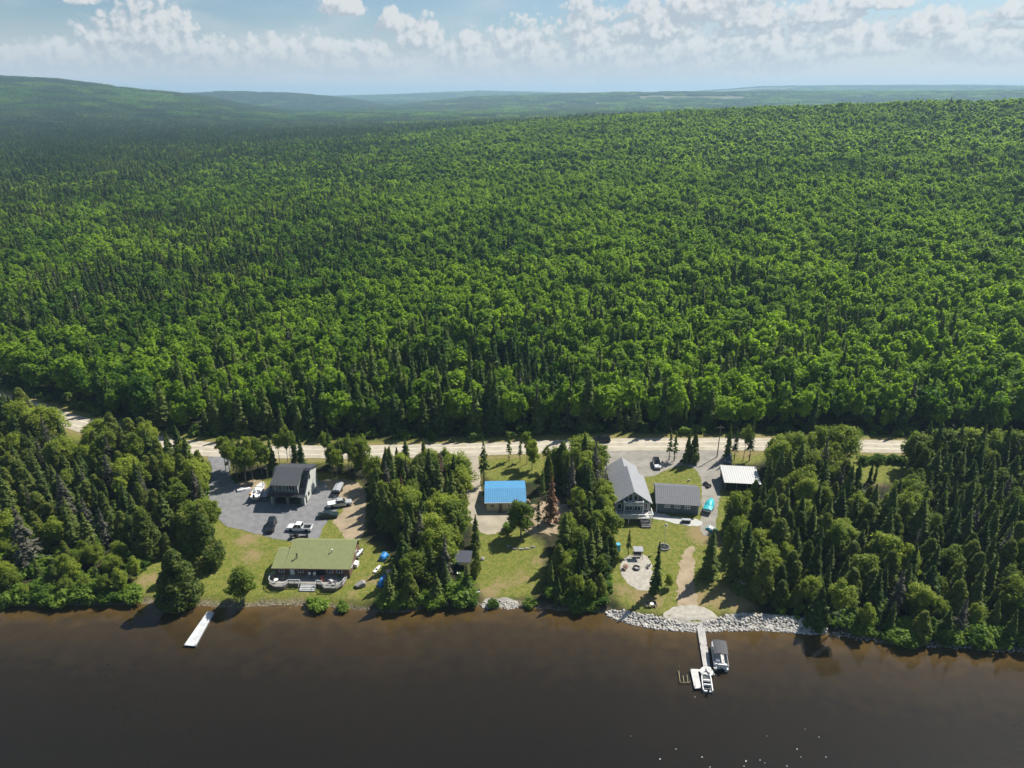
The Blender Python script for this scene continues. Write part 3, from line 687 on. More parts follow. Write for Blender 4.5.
# ---- stands: ground outlines in the picture, mix, and words for where they are
STANDS = [
 ('left stand', [(-140,392),(-60,402),(0,414),(28,424),(52,440),(58,458),(92,462),(100,446),(130,450),(196,464),(207,488),(214,530),(206,552),(170,556),(142,566),(132,604),(60,603),(-140,606)], 3.3, dict(spruce_tree=.34, cedar_tree=.34, grey_spruce=.06, birch_tree=.06, dead_tree=.01), (7.6, 11.8), .62,
   []),
 ('stand by the cottage', [(366,476),(440,470),(456,480),(464,506),(452,530),(462,552),(474,584),(470,604),(384,608),(393,598),(404,580),(403,545),(376,520)], 3.0, dict(spruce_tree=.50, cedar_tree=.14, grey_spruce=.05), (8.5, 13), .62, []),
 ('stand by the gabled house', [(556,468),(598,466),(603,492),(607,520),(612,556),(608,606),(550,607),(548,590),(560,552),(576,530),(572,500)], 3.1, dict(spruce_tree=.30, cedar_tree=.22, grey_spruce=.07, birch_tree=.08), (8, 12.5), .58, []),
 ('right stand', [(722,530),(765,522),(782,500),(800,480),(824,476),(838,488),(850,508),(900,508),(910,464),(1130,470),(1180,650),(1030,650),(950,644),(900,641),(850,634),(826,628),(780,616),(748,590),(735,560)], 3.5, dict(spruce_tree=.36, cedar_tree=.24, dead_tree=.02, grey_spruce=.04), (8.2, 12.8), .62, []),
]
SLOTS = []
BUILDN = [(290,500,7.5),(313,575,10),(345,560,4),(503,500,7),(627,500,7),(626,470,6),(678,505,7),(742,482,6.5),(463,562,4.2),(463,572,3.4),(464,583,3.2),(458,575,2.2),(617.5,552,2.6),(618,560,2.4),(730,463,3.5),(384,560,2.6),(383,583,2.8),(746,533,1.5),(742,588,1.2),(601,440,3.5),(709,510,3),(377,570,1.5)]
BLD = [(G(a, b), r) for a, b, r in BUILDN]
SIZEW = lambda h: 'tall' if h > 11.4 else ('midsize' if h > 9.2 else 'short')
KT = {'spruce_tree': ('dark', 'green', 'olive'), 'broadleaf_tree': ('dark', 'green', 'bright'), 'cedar_tree': ('dark', 'green', 'olive'), 'grey_spruce': ('brown', 'grey', 'silvery'), 'birch_tree': ('dark', 'green', 'bright'), 'dead_tree': ('bare', 'bare', 'bare'), 'shrub': ('dark', 'green', 'bright')}
KN = {'spruce_tree': 'spruce', 'broadleaf_tree': 'leafy tree', 'cedar_tree': 'cedar', 'grey_spruce': 'withered spruce', 'birch_tree': 'birch', 'dead_tree': 'dead trunk', 'shrub': 'shrub'}
def size_word(h): return 'tall' if h > 12 else ('midsize' if h > 9.8 else 'short')
KW = {'spruce_tree': ('dark', 'olive green', 'spruce'), 'broadleaf_tree': ('deep green', 'bright green', 'leafy tree'), 'cedar_tree': ('dark', 'olive green', 'bushy cedar'), 'grey_spruce': ('brown grey', 'silver grey', 'withered spruce'),
      'birch_tree': ('deep green', 'bright green', 'thin birch'), 'dead_tree': ('bare', 'bare', 'dead tree'), 'shrub': ('dark', 'bright', 'shrub')}
rs = random.Random(5)
NCOUNT = {}
FILL = []
for where, outline, sp, mixk, (h0, h1), tbase, gaps in STANDS:
    poly = zone(outline, 1); xs_ = [p.x for p in poly]; ys_ = [p.y for p in poly]; pts = []
    pts = [(x, y) for x, y in TREES]; n0 = len(pts)
    cell = {}; PLANTED = []; fx_ = [p.x * 126 / p.y for p in poly]; stx0, stx1 = min(fx_), max(fx_); stx0, stx1 = max(stx0, -95), min(stx1, 100); wide_stand = stx1 - stx0 > 40
    def near(x, y, d):
        for i in range(-1, 2):
            for j in range(-1, 2):
                for (a, b) in cell.get((int(x // 4) + i, int(y // 4) + j), ()):
                    if (a - x) ** 2 + (b - y) ** 2 < d * d: return True
        return False
    for a, b in pts: cell.setdefault((int(a // 4), int(b // 4)), []).append((a, b))
    for _ in range(9000):
        x = rs.uniform(min(xs_), max(xs_)); y = rs.uniform(min(ys_), max(ys_))
        if not bool(inside(poly, np.array([x]), np.array([y]))[0]): continue
        if float(road_dist(np.array([x]), np.array([y]))[0]) < 5.6 or y - float(shore(x)) < 1.0: continue
        if any((x - c.x) ** 2 + (y - c.y) ** 2 < r * r for c, r in BLD): continue
        if near(x, y, sp * rs.uniform(.8, 1.15)): continue
        cell.setdefault((int(x // 4), int(y // 4)), []).append((x, y))
        n = float(fbm(x / 14, y / 14, 61, 3)); u = rs.random() + (n - .5) * 1.1
        acc = 0; kind = 'spruce_tree'
        for k, p in (('spruce_tree', mixk.get('spruce_tree', 0)), ('cedar_tree', mixk.get('cedar_tree', 0)), ('grey_spruce', mixk.get('grey_spruce', 0)), ('dead_tree', mixk.get('dead_tree', 0)), ('birch_tree', mixk.get('birch_tree', 0)), ('broadleaf_tree', 1)):
            acc += p; kind = k
            if u < acc: break
        h = rs.uniform(h0, h1) * (.86 + .3 * n) * (1 if kind in ('spruce_tree', 'grey_spruce') else .84)
        dsx = y - float(shore(x)); rdx = float(road_dist(np.array([x]), np.array([y]))[0])
        if dsx < 6: h *= .72
        if where == 'left stand' and dsx < 17 and x < -58: kind = 'broadleaf_tree' if rs.random() < .8 else kind; h = rs.uniform(4.2, 6.2)
        if kind == 'dead_tree': h *= .9
        if where == 'left stand' and rdx < 16 and x > -150: h = max(h, rs.uniform(9, 12.5))
        for gx, gy in gaps:   # keep the gaps that show the road through the stand
            gg = G(gx, gy); v = math.hypot(gg.x - x * gg.y / y, 0)
            if v < 5 and gg.y > y and (gg.y - y) < 24: h = min(h, 3.2 + .35 * (gg.y - y) * .45)
        FILL.append((x, y)) if False else None
        t = min(1, max(0, tbase + .0 + rs.uniform(-.45, .45) + (n - .5) * .5)); lo, hi, kn = KW[kind]
        row = 'front row' if dsx < 11 else ('back row' if rdx < 20 else 'inside')
        third = (x * 126 / y - stx0) / (stx1 - stx0)
        side = '' if not wide_stand else ('left part' if third < .34 else ('middle' if third < .67 else 'right part'))
        NCOUNT[kind] = NCOUNT.get(kind, 0) + 1
        if kind == 'broadleaf_tree' and h < 4: kind = 'shrub'
        tw = 0 if t < .36 else (1 if t < .62 else 2)
        desc = f'{SIZEW(h) if kind != "shrub" else "low"} {KT[kind][tw]} {KN[kind]}'
        o = plant(kind, x, y, h, 'x', 'trees of the ' + where, t, None, rs.uniform(.95, 1.3) * (1.12 if kind in ('spruce_tree', 'cedar_tree') else 1))
        PLANTED.append((x, y, desc, o, row, side))
    for i, (x, y, desc, o, row, side) in enumerate(PLANTED):
        nb = min((q for j, q in enumerate(PLANTED) if j != i and q[2] != desc), key=lambda q: (q[0] - x) ** 2 + (q[1] - y) ** 2)
        pl = f'{side} of the {where}' if side else where
        lab = f'{desc}, {row}, {pl}, beside {nb[2]}'.replace('inside, ', ''); o['label'] = lab if len(lab.split()) <= 16 else f'{desc}, {row}, {pl}, beside {nb[2].split(None, 1)[1]}'.replace('inside, ', '') 
# ---- roadside rows with bare stems
ROWS = [
 ('behind the dark two storey house', [(230,474,'birch_tree'),(238,479,'birch_tree'),(246,476,'broadleaf_tree'),(253,481,'birch_tree'),(262,474,'birch_tree'),(268,478,'birch_tree'),(288,462,'birch_tree'),(296,463,'spruce_tree'),(302,465,'spruce_tree'),(280,463,'birch_tree'),(226,470,'birch_tree'),(234,470,'broadleaf_tree'),(242,471,'birch_tree'),(250,472,'birch_tree'),(258,469,'broadleaf_tree'),(266,470,'birch_tree'),(273,471,'spruce_tree'),(246,482,'birch_tree'),(292,466,'birch_tree')], (8.5, 11.5)),
 ('right of the dark two storey house', [(333,476,'birch_tree'),(341,472,'spruce_tree'),(349,474,'birch_tree'),(356,478,'birch_tree'),(363,474,'broadleaf_tree'),(338,482,'birch_tree'),(344,469,'birch_tree'),(331,466,'spruce_tree'),(326,462,'birch_tree'),(336,469,'broadleaf_tree'),(352,468,'birch_tree'),(360,468,'spruce_tree')], (9, 12)),
 ('at the road behind the blue roofed cabin', [(509,461,'sparse_spruce'),(520,462,'sparse_spruce'),(527,464,'birch_tree'),(546,470,'birch_tree'),(556,474,'broadleaf_tree'),(548,488,'cedar_tree'),(542,504,'sparse_spruce'),(538,528,'sparse_spruce')], (7, 10)),
 ('at the road in front of the gravel lot', [(669,460,'sparse_spruce'),(674,461,'sparse_spruce'),(687,462,'spruce_tree'),(693,463,'cedar_tree')], (8.5, 9.5)),
 ('behind the white roofed shed', [(727,459,'spruce_tree'),(734,460,'sparse_spruce'),(743,461,'birch_tree'),(749,461,'sparse_spruce'),(716,457,'dead_tree')], (9, 12)),
]
for where, lst, (h0, h1) in ROWS:
    for px, py, kind in lst:
        t = rs.uniform(.15, .9); lo, hi, kn = KW.get(kind, ('dark', 'olive green', 'sparse spruce')); h = rs.uniform(h0, h1)
        if (px, py) == (716,457): continue
        P1(kind, px, py, h, f'{size_word(h)} {hi if t > .5 else lo} {kn} {where}', t, .9 if kind != 'spruce_tree' else .8, 'trees ' + where)
# right of the white shed: a clump of bright leafy trees at the road
for px, py, k, h in ((776,478,'broadleaf_tree',12),(790,470,'broadleaf_tree',12.5),(806,468,'broadleaf_tree',11),(820,466,'broadleaf_tree',12.5),(838,466,'broadleaf_tree',12.8),(828,474,'broadleaf_tree',10),(800,482,'broadleaf_tree',11),(776,494,'spruce_tree',13),(784,492,'spruce_tree',12),(830,492,'broadleaf_tree',9),(842,498,'broadleaf_tree',6),(856,506,'cedar_tree',5),(774,468,'broadleaf_tree',10),(753,502,'cedar_tree',6.5),(765,497,'spruce_tree',12)):
    t = rs.uniform(.5, .95); P1(k, px, py, h, f'{size_word(h)} {KW[k][1]} {KW[k][2]} in the clump right of the white roofed shed', t, 1.1, 'trees of the clump beside the white roofed shed')
for px, py, k, h in ((913,470,'broadleaf_tree',11),(921,465,'spruce_tree',13),(931,468,'spruce_tree',13.5),(941,466,'broadleaf_tree',11.5),(952,468,'spruce_tree',13),(963,467,'broadleaf_tree',12),(974,470,'spruce_tree',13.5),(986,468,'broadleaf_tree',12),(998,470,'spruce_tree',13),(1010,470,'broadleaf_tree',12),(1022,471,'spruce_tree',13)):
    t = rs.uniform(.2, .9); P1(k, px, py, h, f'tall {KT[k][0 if t < .4 else (1 if t < .65 else 2)]} {KN[k]} at the road edge right of the green clearing', t, 1.15, 'trees at the road edge right of the green clearing')
# shrubs along the waterline under the stands
for a, b, n, wh in ((-120,132,34,'left stand'),(380,472,15,'stand between cottage and cabin'),(548,606,9,'stand between cabin and gabled house'),(832,1120,40,'right stand')):
    for k in range(n):
        px = a + (b - a) * (k + rs.random()) / n; x0, y0 = flat(px, 612); x = x0; y = float(shore(x)) + rs.uniform(.5, 3.5); x = x * y / y0 if False else x
        t = rs.uniform(.1, .9); h = rs.uniform(1.6, 3.4)
        plant('shrub', x, y, h, f'{"bright" if t > .5 else "dark"} {"tall" if h > 2.5 else "low"} shrub on the waterline of the {wh}', f'shrubs along the waterline of the {wh}', t, None, rs.uniform(.9, 1.5))
print('NEAR TREES', len(TREES), NCOUNT)

# ------------------------------------------------------------------ forest: one mass behind the road, and low growth under the near stands
pcol = bpy.data.collections.new('forest_kinds')
def fproto(name, V, F, fm, trunk=None):
    me = npmesh(name, V, F, [fm])
    o = bpy.data.objects.new(name, me); pcol.objects.link(o); return o
pi = {}
def addp(key, *a):
    pi.setdefault(key, []).append(len(pcol.objects)); fproto(f'forest_{len(pcol.objects):03d}', *a)
def with_stem(V, F, h, r):
    n = len(V); k = 4; a = np.arange(k) * 2 * math.pi / k
    base = np.stack([np.cos(a) * r, np.sin(a) * r, 0 * a - .3], 1); top = np.stack([np.cos(a) * r * .4, np.sin(a) * r * .4, 0 * a + h], 1)
    q = np.array([[n + i, n + (i + 1) % k, n + k + (i + 1) % k, n + k + i] for i in range(k)])
    return np.concatenate([V, base, top]), np.concatenate([F, q])
for i in range(6):
    h = 10 + i % 3 * 1.2; rx = 2.5 + .35 * (i % 4); (V, F), c = broad_crown(600 + i, h, rx, 1150, .64, z0=.22, lobes=32, lr=(.2, .4)); addp('bn', V, F, F_BROAD)
for i in range(6):
    h = 11 + i % 4; V, F = spruce_crown(620 + i, h, 1.75 + .2 * (i % 3), n=900, leaf=.78, lev=.6); addp('sn', V, F, F_SPRUCE)
for i in range(5):
    h = 10 + i % 3; (V, F), c = broad_crown(640 + i, h, 2.7 + .3 * (i % 3), 260, 1.45, z0=.25, lobes=16); addp('bf', V, F, F_BROAD)
for i in range(4):
    h = 11 + i % 4; V, F = spruce_crown(660 + i, h, 1.8, n=190, leaf=1.6, lev=.9, nb=7); addp('sf', V, F, F_SPRUCE)
V, F = spruce_crown(680, 12, 1.5, z0=.1, gap=.4, n=600, leaf=.6); addp('gn', V, F, F_GREYN)
(V, F), c = broad_crown(690, 2.2, 1.5, 220, .55, z0=-.1, lobes=10, lr=(.3, .5)); addp('un', V, F, F_SHRUB)
def patch(seed, broad, span=74, nt=170):
    rg = np.random.default_rng(seed); VV, FF, o = [], [], 0; k = int(math.sqrt(nt)); pos = [((i + rg.uniform(.05, .95)) / k * span - span / 2, (j + rg.uniform(.05, .95)) / k * span - span / 2) for i in range(k) for j in range(k)]
    for x, y in pos:
        if rg.random() < broad: (V, F), c = broad_crown(int(rg.integers(1e6)), rg.uniform(8.5, 12), rg.uniform(2.6, 4), 46, 3.2, z0=.3, lobes=9)
        else: V, F = spruce_crown(int(rg.integers(1e6)), rg.uniform(9, 14), 2.0, n=34, leaf=3.0, lev=1.6, nb=5)
        VV.append(V + np.array([x, y, 0])); FF.append(F + o); o += len(V)
    return np.concatenate(VV), np.concatenate(FF)
for i in range(3): addp('pb', *patch(700 + i, .85), F_BROAD)
for i in range(3): addp('ps', *patch(720 + i, .12), F_SPRUCE)

def gn_scatter(name, P, idx, rot, scl, tint, kind='stuff'):
    me = bpy.data.meshes.new(name); me.vertices.add(len(P)); me.vertices.foreach_set('co', np.asarray(P, np.float32).ravel())
    for nm, ty, data in (('proto', 'INT', idx), ('turn', 'FLOAT_VECTOR', rot), ('grow', 'FLOAT_VECTOR', scl), ('tint', 'FLOAT', tint)):
        a = me.attributes.new(nm, ty, 'POINT'); a.data.foreach_set('vector' if 'VECTOR' in ty else 'value', np.asarray(data, np.int32 if ty == 'INT' else np.float32).ravel())
    o = bpy.data.objects.new(name, me); COL.objects.link(o)
    g = bpy.data.node_groups.new(name + '_scatter', 'GeometryNodeTree'); g.interface.new_socket('Geometry', in_out='INPUT', socket_type='NodeSocketGeometry'); g.interface.new_socket('Geometry', in_out='OUTPUT', socket_type='NodeSocketGeometry')
    N, L = g.nodes, g.links; gi = N.new('NodeGroupInput'); go = N.new('NodeGroupOutput'); ip = N.new('GeometryNodeInstanceOnPoints'); ci = N.new('GeometryNodeCollectionInfo')
    ci.inputs[0].default_value = pcol; ci.inputs[1].default_value = True; ci.inputs[2].default_value = True
    def na(nm, ty):
        n = N.new('GeometryNodeInputNamedAttribute'); n.data_type = ty; n.inputs[0].default_value = nm; return n.outputs[0]
    L.new(gi.outputs[0], ip.inputs['Points']); L.new(ci.outputs[0], ip.inputs['Instance']); ip.inputs['Pick Instance'].default_value = True
    L.new(na('proto', 'INT'), ip.inputs['Instance Index']); L.new(na('turn', 'FLOAT_VECTOR'), ip.inputs['Rotation']); L.new(na('grow', 'FLOAT_VECTOR'), ip.inputs['Scale'])
    L.new(ip.outputs[0], go.inputs[0])
    md = o.modifiers.new('scatter', 'NODES'); md.node_group = g
    return tag(o, kind=kind)
def ring(y0, y1, sp, seed):
    rg = np.random.default_rng(seed); PX, PY = [], []
    y = y0
    while y < y1:
        w = (y * .86 + 60); n = int(2 * w / sp); x = -w + (np.arange(n) + rg.uniform(.0, 1., n)) * sp
        PX.append(x); PY.append(np.full(n, y) + rg.uniform(-.5, .5, n) * sp); y += sp
    return np.concatenate(PX), np.concatenate(PY), rg
house_far = G(*FARC[0])
P, IDX, ROT, SCL, TIN = [], [], [], [], []
def choose(rg, keys, n): a = np.array(pi[keys]); return a[rg.integers(0, len(a), n)]
for y0, y1, sp, seed, kb, ks in ((150, 620, 3.15, 1, 'bn', 'sn'), (620, 1750, 4.4, 2, 'bf', 'sf')):
    x, y, rg = ring(y0, y1, sp, seed)
    ok = np.ones(len(x), bool)
    if seed == 1:
        rd = road_dist(x, y); ok = (y > road_y(x)) & (rd > 9.0)
    ok &= ~((np.hypot(x - house_far.x, y - house_far.y) < 16))
    x, y = x[ok], y[ok]
    r = np.hypot(x, y); azp = 512 + 757 * x / y
    # broadleaf share: hill right is leafy, the flat left and the valley are spruce
    b = .52 + .52 * sstep(180, 620, azp + (r - 300) * .25) * sstep(200, 330, r) + 1.35 * (fbm(x / 60, y / 60, 13, 3) - .5) + .5 * (fbm(x / 12, y / 12, 17, 2) - .5)
    b -= .45 * sstep(560, 950, r) * (1 - sstep(250, 480, azp)) + .5 * sstep(1150, 1400, r) * (1 - sstep(500, 900, azp))
    b -= .0 * (1 - sstep(205, 260, r))
    u = rg.random(len(x)); isb = u < b
    idx = np.where(isb, choose(rg, kb, len(x)), choose(rg, ks, len(x)))
    if seed == 1: idx = np.where((~isb) & (rg.random(len(x)) < .035), pi['gn'][0], idx)
    s = rg.uniform(.62, 1.25, len(x)) * (.76 + .48 * fbm(x / 30, y / 30, 19, 2)); s = np.where(isb, s, s * 1.02)
    keep = s > 0
    P.append(np.stack([x, y, H(x, y) - .1], 1)); IDX.append(idx); ROT.append(np.stack([rg.uniform(-.05, .05, len(x)), rg.uniform(-.05, .05, len(x)), rg.uniform(0, 6.283, len(x))], 1))
    wv = np.where(isb, rg.uniform(.62, 1.12, len(x)), rg.uniform(.9, 1.3, len(x))); SCL.append(np.stack([s * wv, s * wv, s], 1))
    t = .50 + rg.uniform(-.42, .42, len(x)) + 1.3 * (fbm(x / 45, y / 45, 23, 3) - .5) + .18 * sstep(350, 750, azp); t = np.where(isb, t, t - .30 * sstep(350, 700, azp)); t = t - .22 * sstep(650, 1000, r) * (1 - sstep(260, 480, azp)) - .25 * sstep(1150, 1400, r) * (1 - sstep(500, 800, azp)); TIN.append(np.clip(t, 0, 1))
x, y, rg = ring(1760, 12500, 66, 3)
f = far_fields(x, y); x, y = x[~f], y[~f]; r = np.hypot(x, y); azp = 512 + 757 * x / y
b = .38 + 2.6 * (fbm(x / 380, y / 380, 29, 4) - .5) - .45 * (1 - sstep(2300, 3000, r)) + (.02 - .16 * (1 - sstep(300, 480, azp))) * sstep(3000, 3500, r) - .5 * sstep(3650, 4000, r) * (1 - sstep(6200, 7000, r)) * (1 - sstep(420, 560, azp)); isb = rg.random(len(x)) < b
P.append(np.stack([x, y, H(x, y) - .5], 1)); IDX.append(np.where(isb, choose(rg, 'pb', len(x)), choose(rg, 'ps', len(x))))
gx_ = (H(x + 20, y) - H(x - 20, y)) / 40; gy_ = (H(x, y + 20) - H(x, y - 20)) / 40
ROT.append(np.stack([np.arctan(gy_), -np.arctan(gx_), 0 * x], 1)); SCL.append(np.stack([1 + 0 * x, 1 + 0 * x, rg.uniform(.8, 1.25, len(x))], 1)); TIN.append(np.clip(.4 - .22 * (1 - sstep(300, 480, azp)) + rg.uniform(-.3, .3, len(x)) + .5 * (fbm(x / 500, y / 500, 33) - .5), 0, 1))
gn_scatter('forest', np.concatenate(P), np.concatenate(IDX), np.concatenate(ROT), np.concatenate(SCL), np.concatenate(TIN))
print('FOREST', sum(len(p) for p in P))
# low growth under and between the near stands and along the road edge
ux, uy = [], []
for where, outline, *_ in STANDS:
    poly = zone(outline, 1); xs_ = [p.x for p in poly]; ys_ = [p.y for p in poly]; A = (max(xs_) - min(xs_)) * (max(ys_) - min(ys_)); n = int(A / 4.2)
    x = rng.uniform(min(xs_), max(xs_), n); y = rng.uniform(min(ys_), max(ys_), n); ok = inside(poly, x, y) & (y - shore(x) > .6) & (road_dist(x, y) > 5.5)
    for c, r in BLD: ok &= np.hypot(x - c.x, y - c.y) > r
    ux.append(x[ok]); uy.append(y[ok])
x = rng.uniform(-230, 230, 5200); y = rng.uniform(150, 260, 5200); rd = road_dist(x, y); ok = (rd > 5.6) & (rd < 13) & (y > road_y(x)); ux.append(x[ok]); uy.append(y[ok])
x = np.concatenate(ux); y = np.concatenate(uy); n = len(x); s = rng.uniform(.35, 1.0, n)
gn_scatter('undergrowth', np.stack([x, y, H(x, y) - .1], 1), np.full(n, pi['un'][0]), np.stack([0 * x, 0 * x, rng.uniform(0, 6.28, n)], 1), np.stack([s * 1.1, s * 1.1, s], 1), rng.uniform(0, .9, n))
print('UNDERGROWTH', n)
# ------------------------------------------------------------------ materials for built things
C_CHAR = ribbed('charcoal_roof', (.060, .064, .072), 1.0, 'X', .55, .3)
C_GREYROOF = ribbed('grey_metal_roof', (.265, .27, .285), 0.65, 'Y', .65, .4)
C_GREYROOF2 = ribbed('slate_grey_roof', (.125, .13, .145), 0.65, 'X', .65, .4)
C_GREENROOF = ribbed('green_metal_roof', (.200, .220, .085), 0.6, 'X', .65, .35)
C_BLUEROOF = ribbed('blue_metal_roof', (.060, .245, .45), 0.6, 'X', .7, .4)
C_WHITEROOF = ribbed('white_metal_roof', (.43, .43, .42), 0.55, 'X', .5, .5)
C_PALEWALL = ribbed('pale_siding', (.60, .62, .57), 1.5, 'Z', .7, .3)
C_DARKWALL = ribbed('dark_siding', (.055, .062, .066), 1.5, 'Z', .7, .3)
C_SLATEWALL = ribbed('slate_siding', (.105, .135, .150), 1.5, 'Z', .7, .3)
C_LOG = ribbed('brown_log_wall', (.16, .095, .058), 1.1, 'Z', .8, .6)
C_CREAM = ribbed('cream_siding', (.56, .48, .31), 1.5, 'Z', .7, .3)
C_WHITE = mat('white_paint', (.76, .76, .74), .5, 0, .08, 3)
C_DECK = ribbed('grey_deck_boards', (.30, .275, .25), 1.3, 'X', .8, .5)
C_DOCK = ribbed('pale_dock_boards', (.56, .555, .53), 1.3, 'Y', .7, .6, 0, .25)
C_GLASS = mat('window_glass', (.018, .024, .030), .08, 0, .1, 1, spec=.8)
C_BLACK = mat('black_paint', (.014, .015, .017), .35, 0, .1, 2)
C_RUBBER = mat('tyre_rubber', (.016, .016, .017), .85, 0, .2, 8)
C_STEEL = mat('bright_steel', (.48, .49, .50), .35, .8, .1, 4)
C_DARKMETAL = mat('dark_metal', (.05, .052, .055), .5, .4, .2, 4)
C_CARWHITE = mat('white_car_paint', (.74, .74, .73), .22, 0, .03, 1)
C_CARSILV = mat('silver_car_paint', (.50, .51, .51), .25, .3, .05, 1)
C_CARBLACK = mat('black_car_paint', (.012, .014, .017), .2, 0, .1, 1)
C_CARGREEN = mat('dark_green_car_paint', (.016, .028, .026), .22, 0, .1, 1)
C_CARBLUE = mat('blue_grey_car_paint', (.10, .14, .18), .25, .2, .05, 1)
C_LAMP = mat('lamp_lens', (.62, .62, .58), .15, 0, .05, 2)
C_RED = mat('red_lens', (.30, .015, .012), .25, 0, .1, 2)
C_TARPBLUE = mat('blue_tarp', (.03, .25, .62), .5, 0, .35, 2, .8)
C_TARPTURQ = mat('turquoise_cover', (.02, .46, .52), .5, 0, .3, 1.6, .8)
C_TARPGREY = mat('grey_cover', (.33, .34, .36), .6, 0, .3, 1.6, .6)
C_NAVY = mat('navy_canvas', (.045, .050, .075), .7, 0, .2, 2, .4)
C_CANVAS = mat('charcoal_canvas', (.060, .060, .068), .75, 0, .2, 2, .3)
C_WOOD = mat('weathered_wood', (.21, .15, .095), .85, 0, .35, 4, .4)
C_REDWOOD = mat('reddish_wood', (.30, .085, .050), .75, 0, .25, 4)
C_STONE = mat('grey_stone', (.33, .315, .29), .9, 0, .5, 1.8, 1.0)
C_RIP = mat('pale_riprap_stone', (.50, .475, .43), .9, 0, .4, 1.0, .9)
C_CHAR2 = mat('charred_ash', (.02, .019, .018), .95, 0, .3, 5)
C_ORANGE = mat('orange_plastic', (.65, .28, .03), .5, 0, .1, 2)
C_LBLUE = mat('light_blue_plastic', (.08, .42, .68), .4, 0, .15, 2)
C_YELLOWPIPE = mat('yellowish_pipe', (.34, .30, .16), .5, .2, .3, 4)
C_PLANTER = mat('potted_leaves', (.05, .10, .02), .7, 0, .4, 6)

def window(parent, c, w, h, face='-y', panes=2, fm=None, t=.09):
    """frame with a glass child set into it; c = middle of the opening on the wall plane"""
    fm = fm or C_WHITE; f = MB(); g = MB()
    def put(mb, u0, u1, z0, z1, d0, d1):
        if face in ('-y', '+y'):
            s = -1 if face == '-y' else 1; mb.bx((c[0] + u0, c[1] + s * d0, c[2] + z0), (c[0] + u1, c[1] + s * d1, c[2] + z1))
        else:
            s = -1 if face == '-x' else 1; mb.bx((c[0] + s * d0, c[1] + u0, c[2] + z0), (c[0] + s * d1, c[1] + u1, c[2] + z1))
    put(f, -w/2, w/2, h/2 - t, h/2, .004, .07); put(f, -w/2, w/2, -h/2, -h/2 + t, .004, .09)
    put(f, -w/2, -w/2 + t, -h/2 + t, h/2 - t, .004, .07); put(f, w/2 - t, w/2, -h/2 + t, h/2 - t, .004, .07)
    for k in range(1, panes):
        u = -w/2 + w * k / panes; put(f, u - t * .4, u + t * .4, -h/2 + t, h/2 - t, .004, .065)
    fo = f.build('window', fm, parent); put(g, -w/2 + t * .5, w/2 - t * .5, -h/2 + t * .5, h/2 - t * .5, .006, .03); g.build('pane', C_GLASS, fo); return fo
def door(parent, c, w, h, m, face='-y'):
    s = MB()
    if face == '-y': s.bx((c[0] - w/2, c[1] - .05, c[2]), (c[0] + w/2, c[1] - .004, c[2] + h))
    else: s.bx((c[0] + .004, c[1] - w/2, c[2]), (c[0] + .05, c[1] + w/2, c[2] + h))
    d = s.build('door', m, parent); k = MB()
    if face == '-y': k.box((c[0] + w * .38, c[1] - .09, c[2] + 1.0), (.12, .06, .05))
    else: k.box((c[0] + .09, c[1] + w * .38, c[2] + 1.0), (.06, .12, .05))
    k.build('handle', C_STEEL, d); return d
def railing(mb, pts, h=1.0, post=.09, n_rail=2, spacing=1.6, infill=.4):
    for a, b in zip(pts, pts[1:]):
        a, b = Vector(a), Vector(b); L_ = (b - a).length; k = max(1, round(L_ / spacing)); ang = math.atan2(b.y - a.y, b.x - a.x)
        for i in range(k + 1):
            p = a.lerp(b, i / k); mb.box((p.x, p.y, p.z + h/2), (post, post, h), ang)
        m = (a + b) / 2
        mb.box((m.x, m.y, m.z + h + .03), (L_ + .1, .14, .06), ang); mb.box((m.x, m.y, m.z + .14), (L_, .05, .07), ang)
        q = max(2, int(L_ / infill))
        for i in range(1, q):
            p = a.lerp(b, i / q); mb.box((p.x, p.y, p.z + h * .55), (.05, .04, h * .8), ang)

def at(px, py): return G(px, py)
# ------------------------------------------------------------------ 1 dark two storey house with garage bays
g = at(288.5, 505); base = (g.x, g.y, hz(g.x, g.y + 4) - .15)
t = thing('two_storey_house', 'pale two storey house with charcoal roof and two dark garage bays beside the grey driveway', 'house', base, R(-3))
wl = MB(); D = 10.2; xl, xr = -4.15, 4.15; er, ez, ey = 7.35, 2.95, 5.4
gable = [(0, -.5), (D, -.5), (D, 5.5), (ey, er - .15), (0, ez)]
for x, s in ((xl, .2), (xr - .2, .2)): wl.prism([(x, y, z) for y, z in gable], (s, 0, 0))
wl.bx((xl + .2, D - .2, -.5), (xr - .2, D, 5.5))
wl.build('wall', C_PALEWALL, t); wl = MB()
for a, b in ((xl + .2, -3.35), (-.42, .30), (3.2, xr - .2)): wl.bx((a, .0, -.5), (b, .25, 2.85))      # garage piers
wl.bx((-3.35, .02, 2.45), (3.2, .25, 2.85))
wl.bx((-3.6, .35, 3.2), (2.6, .55, 5.65)); wl.bx((-3.6, .55, 3.2), (-3.42, 5.3, 5.9)); wl.bx((2.42, .55, 3.2), (2.6, 5.3, 5.9))   # dormer
wl.build('front_wall', ribbed('sage_siding', (.15, .19, .165), 1.5, 'Z', .7, .3), t)
fl = MB(); fl.bx((xl + .2, .3, -.5), (xr - .2, D - .2, .06)); fl.build('garage_floor', m_conc, t)
fl = MB(); fl.bx((xl + .25, .3, 2.9), (xr - .25, D - .25, 3.1)); fl.build('upper_floor', C_WOOD, t)
inn = MB(); inn.bx((xl + .22, 4.2, .06), (xr - .22, 4.4, 2.9)); inn.build('garage_back_partition', C_DARKWALL, t)
rf = MB()
rf.slab([(-3.95, -.35, 5.62), (2.95, -.35, 5.62), (2.95, ey + .0, er + .12), (-3.95, ey, er + .12)], .2)       # dormer roof
